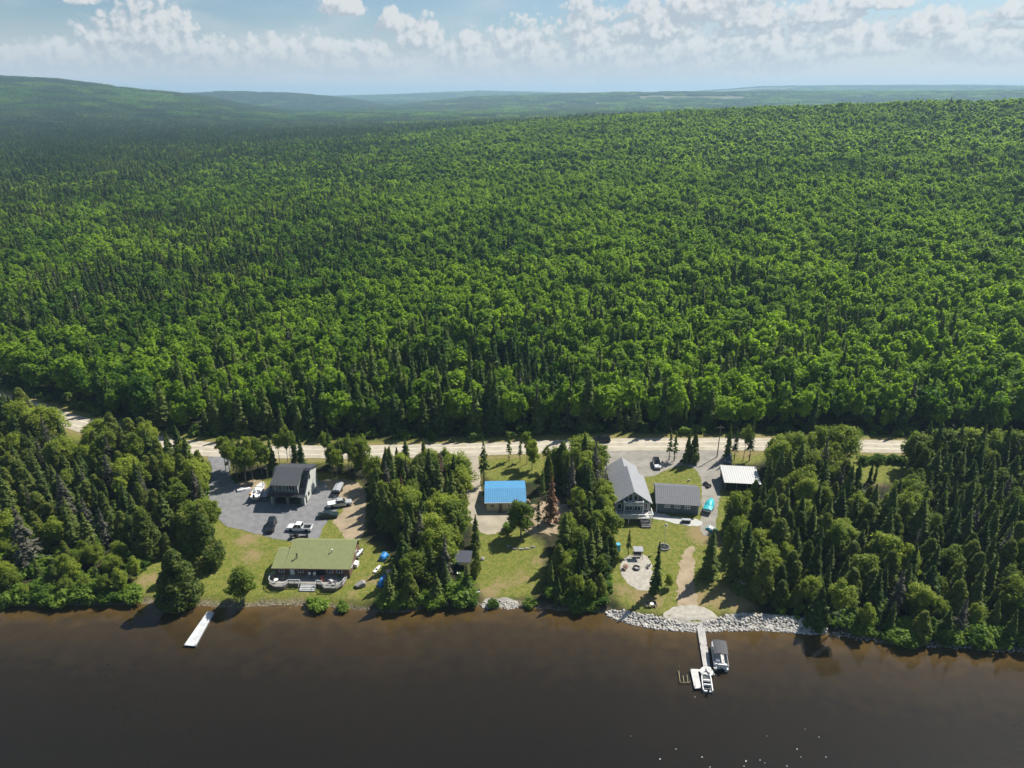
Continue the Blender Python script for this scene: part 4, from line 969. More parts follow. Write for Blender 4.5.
rf.slab([(-3.2, ey + .01, er + .12), (4.5, ey + .01, er + .12), (4.5, D + .5, 5.62), (-3.2, D + .5, 5.62)], .2)   # back slope
roof = rf.build('roof', C_CHAR, t)
rf = MB()
k1 = (er - ez) / ey
for x0, x1 in ((2.97, 4.5), (-4.6, -3.97)):
    rf = MB(); rf.slab([(x0, -.55, ez - .55 * k1 + .12), (x1, -.55, ez - .55 * k1 + .12), (x1, ey - .01, er + .09), (x0, ey - .01, er + .09)], .18)
    if x0 > 0: rf.build('side_roof', C_CHAR, t)
rf.slab([(-4.6, ey + .01, er + .07), (-3.22, ey + .01, er + .07), (-3.22, D + .5, 5.5), (-4.6, D + .5, 5.5)], .18)

rf.build('side_roof', C_CHAR, t)
pn = MB()
for i in range(4):
    y0 = .1 + i * 1.22; zz = lambda y: ez + y * k1 + .15
    pn.slab([(3.05, y0, zz(y0) + .06), (4.3, y0, zz(y0) + .06), (4.3, y0 + 1.02, zz(y0 + 1.02) + .06), (3.05, y0 + 1.02, zz(y0 + 1.02) + .06)], .05)
pn.build('roof_panel', mat('panel_black', (.010, .012, .015), .25), t)
tr_ = MB(); tr_.bx((2.62, .2, 3.3), (2.80, .40, 5.6)); tr_.prism([(4.36, -.5, ez - .5 * k1 - .12), (4.36, -.5, ez - .5 * k1 + .02), (4.36, ey, er + .0), (4.36, ey, er - .16)], (.1, 0, 0)); tr_.prism([(4.36, ey + .02, er - .16), (4.36, ey + .02, er), (4.36, D + .4, 5.52), (4.36, D + .4, 5.36)], (.1, 0, 0)); tr_.build('trim', C_WHITE, t)
bal = MB(); bal.bx((xl - .1, -1.15, 2.86), (2.9, -.003, 3.06)); bl = bal.build('balcony', C_DARKWALL, t)
rl = MB(); railing(rl, [(xl, -.1, 3.06), (xl, -1.1, 3.06), (2.85, -1.1, 3.06), (2.85, -.1, 3.06)], .95, .09, 2, 1.7, .22); rl.build('railing', C_BLACK, bl)
pr = MB(); pr.slab([(2.95, -.75, 2.62), (4.5, -.75, 2.62), (4.5, .0, 2.9), (2.95, .0, 2.9)], .12); pr.build('porch_roof', C_CHAR, t)
for x in (-1.75, 1.75 - .1): 
    dm = MB(); dm.bx((x - 1.35, .32, .06), (x + 1.35, .40, .5)); dm.build('raised_garage_door', C_DARKMETAL, t)
window(t, (-2.0, .35, 4.5), 1.7, 1.5, '-y', 2); window(t, (.9, .35, 4.5), 2.3, 1.5, '-y', 3)
window(t, (xr, 4.9, 5.3), .9, 1.2, '+x', 1, C_BLACK); window(t, (xr, 3.2, 1.5), .9, 1.0, '+x', 1, C_BLACK); door(t, (xr, 1.2, .05), .9, 2.05, C_BLACK, '+x')

# ------------------------------------------------------------------ 2 green roofed cottage with deck
g = at(318.5, 577.5); base = (g.x, g.y, hz(g.x, g.y + 3) - .1)
t = thing('lakeside_cottage', 'long brown cottage with olive green metal roof and a wide front deck', 'cottage', base, R(-1.5))
wl = MB(); xl, xr = -6.3, 6.7; D = 9.0; ry, rz_, ez = 6.3, 5.0, 3.15
for x in (xl, xr - .2): wl.prism([(x, 0, -.5), (x, D, -.5), (x, D, 3.2), (x, ry, rz_ - .2), (x, 0, ez)], (.2, 0, 0))
wl.bx((xl + .2, 0, -.5), (xr - .2, .2, ez)); wl.bx((xl + .2, D - .2, -.5), (xr - .2, D, 3.2))
wl.bx((-8.9, .0, -.5), (xl - .003, .2, 2.9)); wl.prism([(-8.9, .2, -.5), (-8.9, 5.6, -.5), (-8.9, 5.6, 3.2), (-8.9, 4.2, 3.85), (-8.9, .2, 2.9)], (.2, 0, 0)); wl.bx((-8.7, 5.4, -.5), (xl - .003, 5.6, 3.2))
wl.build('wall', C_LOG, t)
rf = MB(); k = (rz_ - ez) / ry
rf.slab([(xl - .5, -.9, ez - .9 * k), (xr + .5, -.9, ez - .9 * k), (xr + .5, ry, rz_), (xl - .5, ry, rz_)], .14)
rf.slab([(xl - .5, ry + .01, rz_), (xr + .5, ry + .01, rz_), (xr + .5, D + .5, 3.1), (xl - .5, D + .5, 3.1)], .14)
rf.slab([(-9.4, -.9, ez - .9 * k - .05), (xl - .52, -.9, ez - .9 * k - .05), (xl - .52, 4.2, 4.18), (-9.4, 4.2, 4.18)], .14)
rf.slab([(-9.4, 4.21, 4.18), (xl - .52, 4.21, 4.18), (xl - .52, 6.1, 3.1), (-9.4, 6.1, 3.1)], .14)
roof = rf.build('roof', C_GREENROOF, t)
ch = MB(); ch.tube([(-4.6, 1.6, 3.3), (-4.6, 1.6, 4.6)], .11); ch.lathe([(.2, 0), (.2, .14), (.05, .28)], (-4.6, 1.6, 4.6), 10); ch.tube([(-4.6, 1.6, 4.4), (-5.1, .9, 3.5)], .04); ch.build('stove_pipe', C_DARKMETAL, roof)
ch = MB(); ch.tube([(2.4, 3.2, 3.9), (2.4, 3.2, 4.75)], .09); ch.lathe([(.16, 0), (.16, .12), (.04, .2)], (2.4, 3.2, 4.72), 10); ch.build('vent_pipe', C_STEEL, roof)
fs = MB(); fs.bx((xl - .5, -.99, ez - .9 * k - .17), (xr + .5, -.905, ez - .9 * k - .01)); fs.bx((-9.4, -.98, ez - .9 * k - .22), (xl - .52, -.905, ez - .9 * k - .06)); fs.build('eave_trim', C_WOOD, t)
for x in (-7.6, -3.6, 2.6, 4.6): window(t, (x, 0, 1.75), 1.15, 1.1, '-y', 2)
door(t, (.6, 0, .62), 1.9, 2.05, C_GLASS); door(t, (-5.4, 0, .62), .9, 2.0, C_WHITE)
for y in (2.0, 6.2): window(t, (xr, y, 1.9), 1.1, 1.1, '+x', 2)
dk = MB(); outl = [(-9.3, -.02), (-9.9, -1.2), (-9.5, -3.0), (-8.1, -4.0), (-6.1, -4.0), (-5.4, -2.9), (-3.0, -2.9), (-2.0, -2.9), (.6, -2.9), (1.6, -3.1), (2.3, -4.2), (4.9, -4.2), (6.0, -3.0), (6.3, -1.2), (6.2, -.02)]
dk.prism([(x, y, .46) for x, y in outl], (0, 0, .14)); deck = dk.build('deck', C_DECK, t)
for seg in ([outl[0], outl[1], outl[2], outl[3], outl[4], outl[5], outl[6]], [outl[8], outl[9], outl[10], outl[11], outl[12], outl[13]]):
    rl = MB(); railing(rl, [(x * .985, y * .97, .6) for x, y in seg], .85, .1, 2, 1.5, .2); rl.build('railing', C_DOCK, deck)
sk = MB()
for a, b in zip(outl, outl[1:]):
    a, b = Vector((*a, 0)) * .97, Vector((*b, 0)) * .97; sk.box(((a.x + b.x) / 2, (a.y + b.y) / 2, .0), ((b - a).length, .05, .88), math.atan2(b.y - a.y, b.x - a.x))
sk.build('deck_skirt', C_WOOD, deck)
st = MB()
for i in range(4): st.bx((-2.8, -2.92 - .34 * (i + 1), -.5), (.4, -2.92 - .34 * i, .44 - .15 * i))
so_ = st.build('steps', C_DOCK, deck)
rl = MB()
for x in (-2.85, .45): rl.tube([(x, -2.95, .6), (x, -2.95, 1.5), (x, -4.2, .95), (x, -4.2, -.2)], .05, 6)
rl.build('handrail', C_DOCK, so_)
deckz = base[2] + .6
def local(tb, rz, x, y, z): return (tb[0] + x * math.cos(rz) - y * math.sin(rz), tb[1] + x * math.sin(rz) + y * math.cos(rz), tb[2] + z)
def deck_chair(name, label, loc, rz, m, group=None):
    c = thing(name, label, 'chair', loc, rz, group)
    s = MB(); s.box((0, 0, .40), (.56, .55, .06)); s.build('seat', m, c)
    b = MB(); b.slab([(-.28, .24, .42), (.28, .24, .42), (.28, .45, 1.05), (-.28, .45, 1.05)], .05); b.build('backrest', m, c)
    for x in (-.3, .3):
        a = MB(); a.box((x, .0, .62), (.09, .6, .04)); a.build('armrest', m, c)
        for y in (-.24, .24): l = MB(); l.box((x, y, .30), (.06, .06, .6)); l.build('leg', m, c)
    return c
cb, cr = base, R(-1.5)
for i, (x, y, r, m, lab) in enumerate([(-1.6, -.9, 0, C_STEEL, 'pale deck chair under the eave of the green roofed cottage, left of the pair'), (-.5, -.9, .1, C_STEEL, 'pale deck chair under the eave of the green roofed cottage, right of the pair'),
        (-8.6, -1.6, 1.2, C_WOOD, 'brown deck chair at the left end of the cottage deck'), (-6.9, -1.7, -.4, C_WOOD, 'brown deck chair second from the left end of the cottage deck'),
        (3.5, -2.4, 2.6, C_CARWHITE, 'white deck chair on the right bay of the cottage deck'), (1.6, -1.9, .6, C_REDWOOD, 'reddish deck chair right of the cottage deck steps')]):
    deck_chair('deck_chair', lab, local(cb, cr, x, y, .6), r, m, 'deck chairs of the green roofed cottage')
def round_table(name, label, loc, r, h, m):
    c = thing(name, label, 'table', loc); s = MB(); s.lathe([(r, h - .05), (r, h), (0.01, h)], n=18); s.build('tabletop', m, c); s = MB(); s.lathe([(r * .5, 0), (r * .5, .04), (.05, .06), (.05, h - .05)], n=10); s.build('pedestal', C_DARKMETAL, c); return c
round_table('patio_table', 'small round white table on the left bay of the cottage deck', local(cb, cr, -8.0, -2.6, .6), .45, .7, C_WHITE)
round_table('patio_table', 'small round dark table on the right bay of the cottage deck', local(cb, cr, 4.4, -2.9, .6), .45, .7, C_CANVAS)
def planter(label, loc, s=1.0):
    c = thing('flower_planter', label, 'planter', loc); p = MB(); p.lathe([(.22 * s, 0), (.32 * s, .4 * s), (.28 * s, .4 * s), (.26 * s, .34 * s)], n=12); p.build('pot', C_REDWOOD, c)
    (V, F), _ = broad_crown(int(loc[0] * 100) % 999 + 3, .7 * s, .38 * s, 90, .16, z0=0, lobes=7); o = bpy.data.objects.new('foliage', npmesh('foliage', V, F, [F_SHRUB])); COL.objects.link(o); o.parent = c; o.location = (0, 0, .3 * s); o['tint'] = .6
planter('reddish planter on the grass at the right corner of the cottage deck', (*at(338.5, 580)[:2], hz(*at(338.5, 580)[:2])), 1.5)
# tank and boxes at the right wall
g = at(359.5, 556); tk = thing('propane_tank', 'long grey propane tank along the right wall of the green roofed cottage', 'tank', g, R(72))
b = MB(); b.loft([[(x, .5 * r * math.cos(a * math.pi / 8), .75 + .5 * r * math.sin(a * math.pi / 8)) for a in range(16)] for x, r in ((-1.6, .15), (-1.5, .65), (-1.25, .95), (-.9, 1), (.9, 1), (1.25, .95), (1.5, .65), (1.6, .15))]); b.build('tank_shell', C_STEEL, tk, True)
b = MB(); b.lathe([(.2, 1.2), (.2, 1.42), (.12, 1.48)], n=10); b.build('valve_dome', C_WHITE, tk)
for x in (-.9, .9): b = MB(); b.box((x, 0, .14), (.2, .9, .32)); b.build('cradle', C_CONC if False else m_conc, tk)
g = at(356.5, 566); tk = thing('storage_chest', 'white storage chest against the right wall of the green roofed cottage', 'chest', g, R(80)); b = MB(); b.box((0, 0, .4), (1.3, .8, .8)); b.build('chest_box', C_WHITE, tk, bevel=.04); b = MB(); b.slab([(-.7, -.44, .86), (.7, -.44, .86), (.7, .44, .98), (-.7, .44, .98)], .1); b.build('lid', C_WHITE, tk)
g = at(343.5, 574); tk = thing('round_bin', 'round white bin beside the right corner of the cottage deck', 'bin', g); b = MB(); b.lathe([(.3, 0), (.36, .8), (.38, .82)], n=14); b.build('barrel', C_WHITE, tk); b = MB(); b.lathe([(.4, .82), (.4, .88), (.1, .98)], n=14); b.build('lid', C_WHITE, tk)

# ------------------------------------------------------------------ 3 blue roofed cabin
g = at(505.5, 511); base = (g.x, g.y, hz(g.x, g.y + 3) - .1)
t = thing('small_cabin', 'cream walled cabin with bright blue metal roof', 'cabin', base, R(1.5))
wl = MB(); xl, xr, D = -4.6, 4.6, 9.2
for x in (xl, xr - .2): wl.prism([(x, 0, -.6), (x, D, -.6), (x, D, 2.5), (x, 3.9, 3.75), (x, 0, 2.45)], (.2, 0, 0))
wl.bx((xl + .2, 0, -.6), (xr - .2, .2, 2.45)); wl.bx((xl + .2, D - .2, -.6), (xr - .2, D, 2.5)); wl.build('wall', C_CREAM, t)
rf = MB(); rf.slab([(xl - .45, -.35, 2.55), (xr + .45, -.35, 2.55), (xr + .45, 3.9, 3.95), (xl - .45, 3.9, 3.95)], .12); rf.slab([(xl - .45, 3.91, 3.95), (xr + .45, 3.91, 3.95), (xr + .45, D + .5, 2.66), (xl - .45, D + .5, 2.66)], .12); rf.build('roof', C_BLUEROOF, t)
fs = MB(); fs.bx((xl - .45, -.43, 2.37), (xr + .45, -.36, 2.53)); fs.build('eave_trim', C_WHITE, t)
window(t, (-3.2, 0, 1.4), .9, .7, '-y', 1, C_WOOD); window(t, (1.2, 0, 1.35), 1.3, .9, '-y', 2); door(t, (-1.2, 0, .0), .9, 2.0, C_WOOD); window(t, (xr, 4.5, 1.5), 1.1, .9, '+x', 2)
st = MB(); st.bx((-1.9, -1.0, -.5), (-.5, -.06, -.02)); st.build('door_step', C_WOOD, t)
g = at(527, 503); tk = thing('wood_pile', 'pale stack of firewood at the right front corner of the blue roofed cabin', 'wood pile', g, R(5)); b = MB()
for j in range(4):
    for i in range(7 - j): b.tube([(-.9 + i * .27 + j * .13, -.25, .14 + j * .24), (-.9 + i * .27 + j * .13, .25, .14 + j * .24)], .13, 7)
b.build('logs', mat('cut_wood', (.42, .34, .22), .85, 0, .4, 5), tk)

# ------------------------------------------------------------------ 4 grey gabled house
g = at(631.8, 516.5); base = (g.x, g.y, hz(g.x, g.y + 5) - .1)
t = thing('gabled_house', 'slate blue gabled house with light grey roof, glass front gable and white railed balconies', 'house', base, R(-.5))
wl = MB(); xl, xr, D = -4.0, 4.0, 11.4; ez, pz = 4.2, 7.1; D2 = 17.2
wl.prism([(xl, 0, -.6), (xr, 0, -.6), (xr, 0, ez), (0, 0, pz), (xl, 0, ez)], (0, .2, 0))
wl.bx((xl, .2, -.6), (xl + .2, D, ez)); wl.bx((xr - .2, .2, -.6), (xr, D, ez)); wl.prism([(xl + .2, D - .2, -.6), (xr - .2, D - .2, -.6), (xr - .2, D - .2, ez), (0, D - .2, pz - .1), (xl + .2, D - .2, ez)], (0, .2, 0))
wl.bx((xl + .1, D, -.6), (xl + .3, D2, 3.75)); wl.bx((xr - 1.0, D, -.6), (xr - .8, D2, 3.75)); wl.prism([(xl + .3, D2 - .2, -.6), (xr - 1.0, D2 - .2, -.6), (xr - 1.0, D2 - .2, 3.75), (-.35, D2 - .2, 6.0), (xl + .3, D2 - .2, 3.75)], (0, .2, 0))
wl.build('wall', C_SLATEWALL, t)
rf = MB(); k = (pz - ez) / 4.0; o = .5
rf.slab([(xl - o, -.75, ez - o * k + .2), (0, -.75, pz + .2), (0, D + .1, pz + .2), (xl - o, D + .1, ez - o * k + .2)], .16); rf.slab([(xr + o, -.75, ez - o * k + .2), (0.005, -.75, pz + .2), (0.005, D + .1, pz + .2), (xr + o, D + .1, ez - o * k + .2)], .16); rf.build('roof', C_GREYROOF, t)
rf = MB(); rf.slab([(xl - .35, D + .12, 3.55), (-.35, D + .12, 6.2), (-.35, D2 + .5, 6.2), (xl - .35, D2 + .5, 3.55)], .16); rf.slab([(xr - .4, D + .12, 3.55), (-.345, D + .12, 6.2), (-.345, D2 + .5, 6.2), (xr - .4, D2 + .5, 3.55)], .16); rf.build('rear_roof', C_GREYROOF, t)
tr_ = MB()
for s in (-1, 1): tr_.prism([(s * 4.5, -.86, ez - o * k - .04), (s * 4.5, -.86, ez - o * k + .16), (0, -.86, pz + .16), (0, -.86, pz - .06)], (0, .1, 0))
tr_.bx((xl - .02, -.03, -.2), (xl + .16, -.003, ez)); tr_.bx((xr - .16, -.03, -.2), (xr + .02, -.003, ez)); tr_.build('trim', C_WHITE, t)
window(t, (-.62, 0, 5.25), 1.1, 1.9, '-y', 1, t=.12); window(t, (.62, 0, 5.25), 1.1, 1.9, '-y', 1, t=.12)
for x in (-3.1, 3.1): window(t, (x, 0, 2.65), 1.1, 1.7, '-y', 1, t=.12)
window(t, (-.8, 0, 2.5), 1.6, 2.0, '-y', 2, t=.11); window(t, (1.2, 0, 2.5), 1.6, 2.0, '-y', 2, t=.11)
for y in (2.5, 5.5, 8.5): window(t, (xr, y, 2.6), 1.1, 1.2, '+x', 2)
bl = MB(); bl.bx((-2.3, -1.7, 3.72), (2.3, -.003, 3.92)); bl = bl.build('balcony', C_DOCK, t); rl = MB(); railing(rl, [(-2.25, -.1, 3.92), (-2.25, -1.65, 3.92), (2.25, -1.65, 3.92), (2.25, -.1, 3.92)], .95, .1, 2, 1.5, .22); rl.build('railing', C_WHITE, bl)
ps = MB()
for x in (-2.2, 2.2): ps.bx((x - .08, -1.6, 1.3), (x + .08, -1.44, 3.72))
ps.build('balcony_post', C_WHITE, bl)
dk = MB(); dk.bx((xl - .1, -3.0, 1.1), (xr + .5, -.003, 1.3)); dk = dk.build('deck', C_DOCK, t); rl = MB(); railing(rl, [(xl, -.1, 1.3), (xl, -2.95, 1.3), (xr + .4, -2.95, 1.3), (xr + .4, -.1, 1.3)], .95, .1, 2, 1.6, .2); rl.build('railing', C_WHITE, dk)
ps = MB()
for x in (xl + .1, -1.2, 1.6, xr + .3): ps.bx((x - .09, -2.85, -.7), (x + .09, -2.67, 1.1))
ps.build('deck_post', C_WHITE, dk)
st = MB()
for i in range(5): st.bx((1.6, -3.02 - .3 * (i + 1), -.6), (3.8, -3.02 - .3 * i, .98 - .22 * i))
st.build('steps', C_DECK, dk)
# ------------------------------------------------------------------ 5 slate garage
g = at(677, 513.5); base = (g.x, g.y, hz(g.x, g.y + 4) - .1)
t = thing('detached_garage', 'low slate grey garage with three white framed windows beside the gabled house', 'garage', base, R(-6.5))
wl = MB(); xl, xr, D = -4.95, 4.95, 8.6
for x in (xl, xr - .2): wl.prism([(x, 0, -.6), (x, D, -.6), (x, D, 2.7), (x, 4.4, 4.6), (x, 0, 2.7)], (.2, 0, 0))
wl.bx((xl + .2, 0, -.6), (xr - .2, .2, 2.7)); wl.bx((xl + .2, D - .2, -.6), (xr - .2, D, 2.7)); wl.build('wall', C_SLATEWALL, t)
rf = MB(); rf.slab([(xl - .35, -.5, 2.62), (xr + .35, -.5, 2.62), (xr + .35, 4.4, 4.82), (xl - .35, 4.4, 4.82)], .14); rf.slab([(xl - .35, 4.41, 4.82), (xr + .35, 4.41, 4.82), (xr + .35, D + .5, 2.7), (xl - .35, D + .5, 2.7)], .14); rf.build('roof', C_GREYROOF2, t)
tr_ = MB(); tr_.bx((xl - .02, -.03, -.4), (xl + .14, -.003, 2.5)); tr_.bx((xr - .14, -.03, -.4), (xr + .02, -.003, 2.5)); tr_.build('trim', C_WHITE, t)
for x in (-2.4, -.05, 2.3):
    w_ = window(t, (x, 0, 1.75), 1.35, .85, '-y', 2, t=.16)
window(t, (xr, 2.5, 1.6), .9, .8, '+x', 1); door(t, (xr, 5.6, .0), .9, 2.0, C_WHITE, '+x')
# ------------------------------------------------------------------ 6 white roofed shed
g = at(741, 492); base = (g.x, g.y, hz(g.x, g.y + 3) - .1)
t = thing('white_roofed_shed', 'open sided shed with a white ribbed metal roof at the edge of the right stand', 'shed', base, R(-6))
rf = MB(); rf.slab([(-4.5, -.5, 2.75), (4.5, -.5, 2.75), (4.5, 6.4, 3.75), (-4.5, 6.4, 3.75)], .1); rf.slab([(-4.5, 6.41, 3.75), (4.5, 6.41, 3.75), (4.5, 7.4, 3.4), (-4.5, 7.4, 3.4)], .1); rf.build('roof', C_WHITEROOF, t)
wl = MB(); wl.prism([(-4.1, .0, -.6), (-4.1, 6.8, -.6), (-4.1, 6.8, 3.45), (-4.1, 6.2, 3.55), (-4.1, 0, 2.68)], (.15, 0, 0)); wl.prism([(3.95, .0, -.6), (3.95, 6.8, -.6), (3.95, 6.8, 3.45), (3.95, 6.2, 3.55), (3.95, 0, 2.68)], (.15, 0, 0)); wl.bx((-3.95, 6.6, -.6), (3.95, 6.8, 3.4)); wl.build('wall', C_DARKWALL, t)
for x in (-4.0, -1.3, 1.3, 4.0): p = MB(); p.bx((x - .09, -.2, -.6), (x + .09, -.02, 2.66)); p.build('post', C_WOOD, t)
bm_ = MB(); bm_.bx((-4.2, -.22, 2.45), (4.2, -.02, 2.64)); bm_.build('front_beam', C_WOOD, t)
# far away house in the forest clearing
g = house_far; t = thing('farmhouse', 'tiny white walled house alone in a clearing far off in the left forest', 'house', (g.x, g.y, hz(g.x, g.y)), R(20))
wl = MB(); wl.prism([(-6, 0, -1), (6, 0, -1), (6, 0, 4.5), (0, 0, 8), (-6, 0, 4.5)], (0, 10, 0)); wl.build('wall', C_WHITE, t); rf = MB(); rf.slab([(-6.6, -.5, 4.4), (0, -.5, 8.3), (0, 10.5, 8.3), (-6.6, 10.5, 4.4)], .25); rf.slab([(6.6, -.5, 4.4), (.01, -.5, 8.3), (.01, 10.5, 8.3), (6.6, 10.5, 4.4)], .25); rf.build('roof', C_WHITEROOF, t)
for x in (-3, 0, 3): window(t, (x, 0, 2.4), 1.2, 1.4, '-y', 2, C_BLACK)
# ------------------------------------------------------------------ vehicles
def wheels(t, xs, y, r=.37, w=.25, tr=None):
    for x in xs:
        for s in (-1, 1):
            m = MB(); m.lathe([(r * .62, -w/2), (r * .96, -w/2), (r, -w * .3), (r, w * .3), (r * .96, w/2), (r * .62, w/2)], n=18)
            m.v = [(x + a, s * y + c_, r + b) for a, b, c_ in m.v]; wo = m.build('wheel', C_RUBBER, t, True)
            k = MB(); k.lathe([(.05, -w * .42), (r * .6, -w * .38), (r * .6, w * .38), (.05, w * .42)], n=12); k.v = [(x + a, s * y + c_, r + b) for a, b, c_ in k.v]; k.build('rim', C_STEEL, wo)
def loft_body(secs):
    """secs: list of (x, half width low, half width high, z low, z mid, z high)"""
    rings = []
    for x, wl_, wh, z0, z1, z2 in secs:
        rings.append([(x, -wl_, z0), (x, wl_, z0), (x, wl_ * 1.02, (z0 + z1) / 2), (x, wl_, z1), (x, wh, z2), (x, -wh, z2), (x, -wl_, z1), (x, -wl_ * 1.02, (z0 + z1) / 2)])
    m = MB(); m.loft(rings); return m
def cabin_mesh(x0, x1, x2, x3, z0, z1, w0, w1):
    """greenhouse: rear base x0, rear roof x1, front roof x2, front base x3"""
    m = MB(); b = [(x0, -w0, z0), (x3, -w0, z0), (x3, w0, z0), (x0, w0, z0)]; a = [(x1, -w1, z1), (x2, -w1, z1), (x2, w1, z1), (x1, w1, z1)]
    m.add(b + a, [(3, 2, 1, 0), (4, 5, 6, 7), (0, 1, 5, 4), (1, 2, 6, 5), (2, 3, 7, 6), (3, 0, 4, 7)]); return m
def quad_on(t, name, pts, m, inset=.1, lift=.018):
    p = [Vector(q) for q in pts]; c = sum(p, Vector()) / 4; n = (p[1] - p[0]).cross(p[2] - p[0]).normalized(); q = [a.lerp(c, inset) for a in p]
    mb = MB(); mb.prism([v + n * .002 for v in q], n * lift); return mb.build(name, m, t)
def glasses(t, x0, x1, x2, x3, z0, z1, w0, w1, n_side=2):
    quad_on(t, 'windshield', [(x3, -w0, z0), (x3, w0, z0), (x2, w1, z1), (x2, -w1, z1)], C_GLASS, .1)
    quad_on(t, 'rear_window', [(x0, w0, z0), (x0, -w0, z0), (x1, -w1, z1), (x1, w1, z1)], C_GLASS, .14)
    for s in (-1, 1):
        for k in range(n_side):
            f0, f1 = k / n_side, (k + 1) / n_side
            p = [(x0 + (x3 - x0) * f0, s * w0, z0), (x0 + (x3 - x0) * f1, s * w0, z0), (x1 + (x2 - x1) * f1, s * w1, z1), (x1 + (x2 - x1) * f0, s * w1, z1)]
            if s > 0: p = p[::-1]
            quad_on(t, 'side_window', p, C_GLASS, .12)
def lights(t, xf, xr, zf, zr, y):
    for s in (-1, 1):
        m = MB(); m.box((xf, s * y, zf), (.08, .34, .16)); m.build('headlight', C_LAMP, t); m = MB(); m.box((xr, s * y, zr), (.07, .22, .24)); m.build('tail_light', C_RED, t)
def mirrors(t, x, y, z, m):
    for s in (-1, 1): b = MB(); b.box((x, s * y, z), (.14, .24, .17)); b.build('wing_mirror', m, t)
def suv(label, a, b_, m, L_=4.7, H_=1.75, roofm=None, name='parked_suv', cat='SUV', loc=None, rz=None):
    c = (a + b_) / 2 if loc is None else loc; t = thing(name, label, cat, (c.x, c.y, hz(c.x, c.y) + .04), heading(a, b_) if rz is None else rz)
    f = L_ / 2
    loft_body([(-f, .82, .80, .42, .72, .95), (-f + .12, .9, .86, .32, .78, 1.05), (-.6, .93, .88, .26, .8, 1.06), (.75, .93, .86, .26, .8, 1.04), (f - .35, .9, .78, .3, .72, .92), (f - .05, .82, .7, .4, .66, .8)]).build('body', m, t)
    cabin = (-f + .14, -f + .45, .35, 1.15, 1.03, H_, .86, .68); cabin_mesh(*cabin).build('cabin', roofm or m, t); glasses(t, *cabin, 3)
    wheels(t, (-f + .85, f - .9), .84); lights(t, f - .14, -f + .03, .72, .84, .62); mirrors(t, .85, 1.0, 1.1, m); return t
def pickup(label, a, b_, m, bedcover=None, name='pickup_truck'):
    c = (a + b_) / 2; t = thing(name, label, 'pickup truck', (c.x, c.y, hz(c.x, c.y) + .04), heading(a, b_))
    loft_body([(-.75, .95, .9, .36, .85, 1.1), (.2, .96, .9, .34, .85, 1.1), (1.35, .96, .88, .34, .85, 1.1), (2.5, .94, .82, .36, .8, 1.02), (2.85, .86, .74, .44, .7, .9)]).build('body', m, t)
    bd = MB(); bd.bx((-2.85, -.93, .45), (-.76, .93, .62)); bd.bx((-2.75, -.93, .62), (-.76, -.83, 1.1)); bd.bx((-2.75, .83, .62), (-.76, .93, 1.1)); bo = bd.build('cargo_bed', m, t)
    tg = MB(); tg.bx((-2.87, -.93, .6), (-2.76, .93, 1.1)); tg.build('tailgate', m, bo)
    ln = MB(); ln.bx((-2.74, -.82, .625), (-.80, .82, .66)); ln.build('bed_liner', C_BLACK, bo)
    if bedcover: cv = MB(); cv.slab([(-2.86, -.92, 1.16), (-.78, -.92, 1.2), (-.78, .92, 1.2), (-2.86, .92, 1.16)], .05); cv.build('bed_cover', bedcover, bo)
    cabin = (-.78, -.55, .75, 1.4, 1.09, 1.82, .86, .70); cabin_mesh(*cabin).build('cab', m, t); glasses(t, *cabin, 2)
    wheels(t, (-1.85, 1.85), .86, .41); lights(t, 2.8, -2.86, .72, .85, .64); mirrors(t, 1.05, 1.04, 1.15, C_BLACK)
    bp = MB(); bp.box((2.9, 0, .5), (.14, 1.7, .2)); bp.box((-2.95, 0, .5), (.14, 1.7, .18)); bp.build('bumper', C_STEEL, t); return t
suv('black SUV parked facing the lake on the front edge of the grey driveway', at(273.5, 521), at(269.3, 535), C_CARBLACK, 5.0, 1.85)
pickup('white pickup truck with an open dark bed parked left to right above the quad bikes', at(311, 530.5), at(289, 529.5), C_CARWHITE)
pickup('silver white pickup truck with covered bed facing the trees right of the dark house', at(329, 507.5), at(351, 504), C_CARSILV, C_CARWHITE)
t = thing('parked_sedan', 'dark green low car parked beside the silver white pickup on the driveway', 'car', (0, 0, 0)); a, b_ = at(317.5, 517.5), at(339, 516.2); c_ = (a + b_) / 2; t.location = (c_.x, c_.y, hz(c_.x, c_.y) + .04); t.rotation_euler = (0, 0, heading(a, b_))
loft_body([(-2.4, .8, .74, .4, .66, .86), (-2.2, .88, .8, .3, .7, .94), (-.6, .91, .84, .25, .72, .95), (.9, .91, .84, .25, .72, .93), (2.1, .88, .76, .3, .64, .82), (2.42, .76, .64, .38, .58, .7)]).build('body', C_CARGREEN, t)
cabin = (-1.75, -1.05, .15, 1.05, .93, 1.42, .80, .60); cabin_mesh(*cabin).build('cabin', C_CARGREEN, t); glasses(t, *cabin, 2); wheels(t, (-1.45, 1.45), .82, .34); lights(t, 2.33, -2.38, .62, .74, .55); mirrors(t, .7, .95, .98, C_CARGREEN)
suv('white SUV with black roof and glass parked nose to the lake on the gravel lot', at(655.3, 461), at(657.8, 470.5), C_CARWHITE, 4.6, 1.7, C_CARBLACK)
suv('blue grey SUV half hidden behind the white roofed shed', at(728.5, 457.5), at(727.3, 466), C_CARBLUE, 4.6, 1.7)
suv('dark SUV driving on the gravel road at the stand left of the gabled house', at(606.5, 441.6), at(597, 441.8), C_CARBLACK, 4.8, 1.8, None, 'driving_suv')

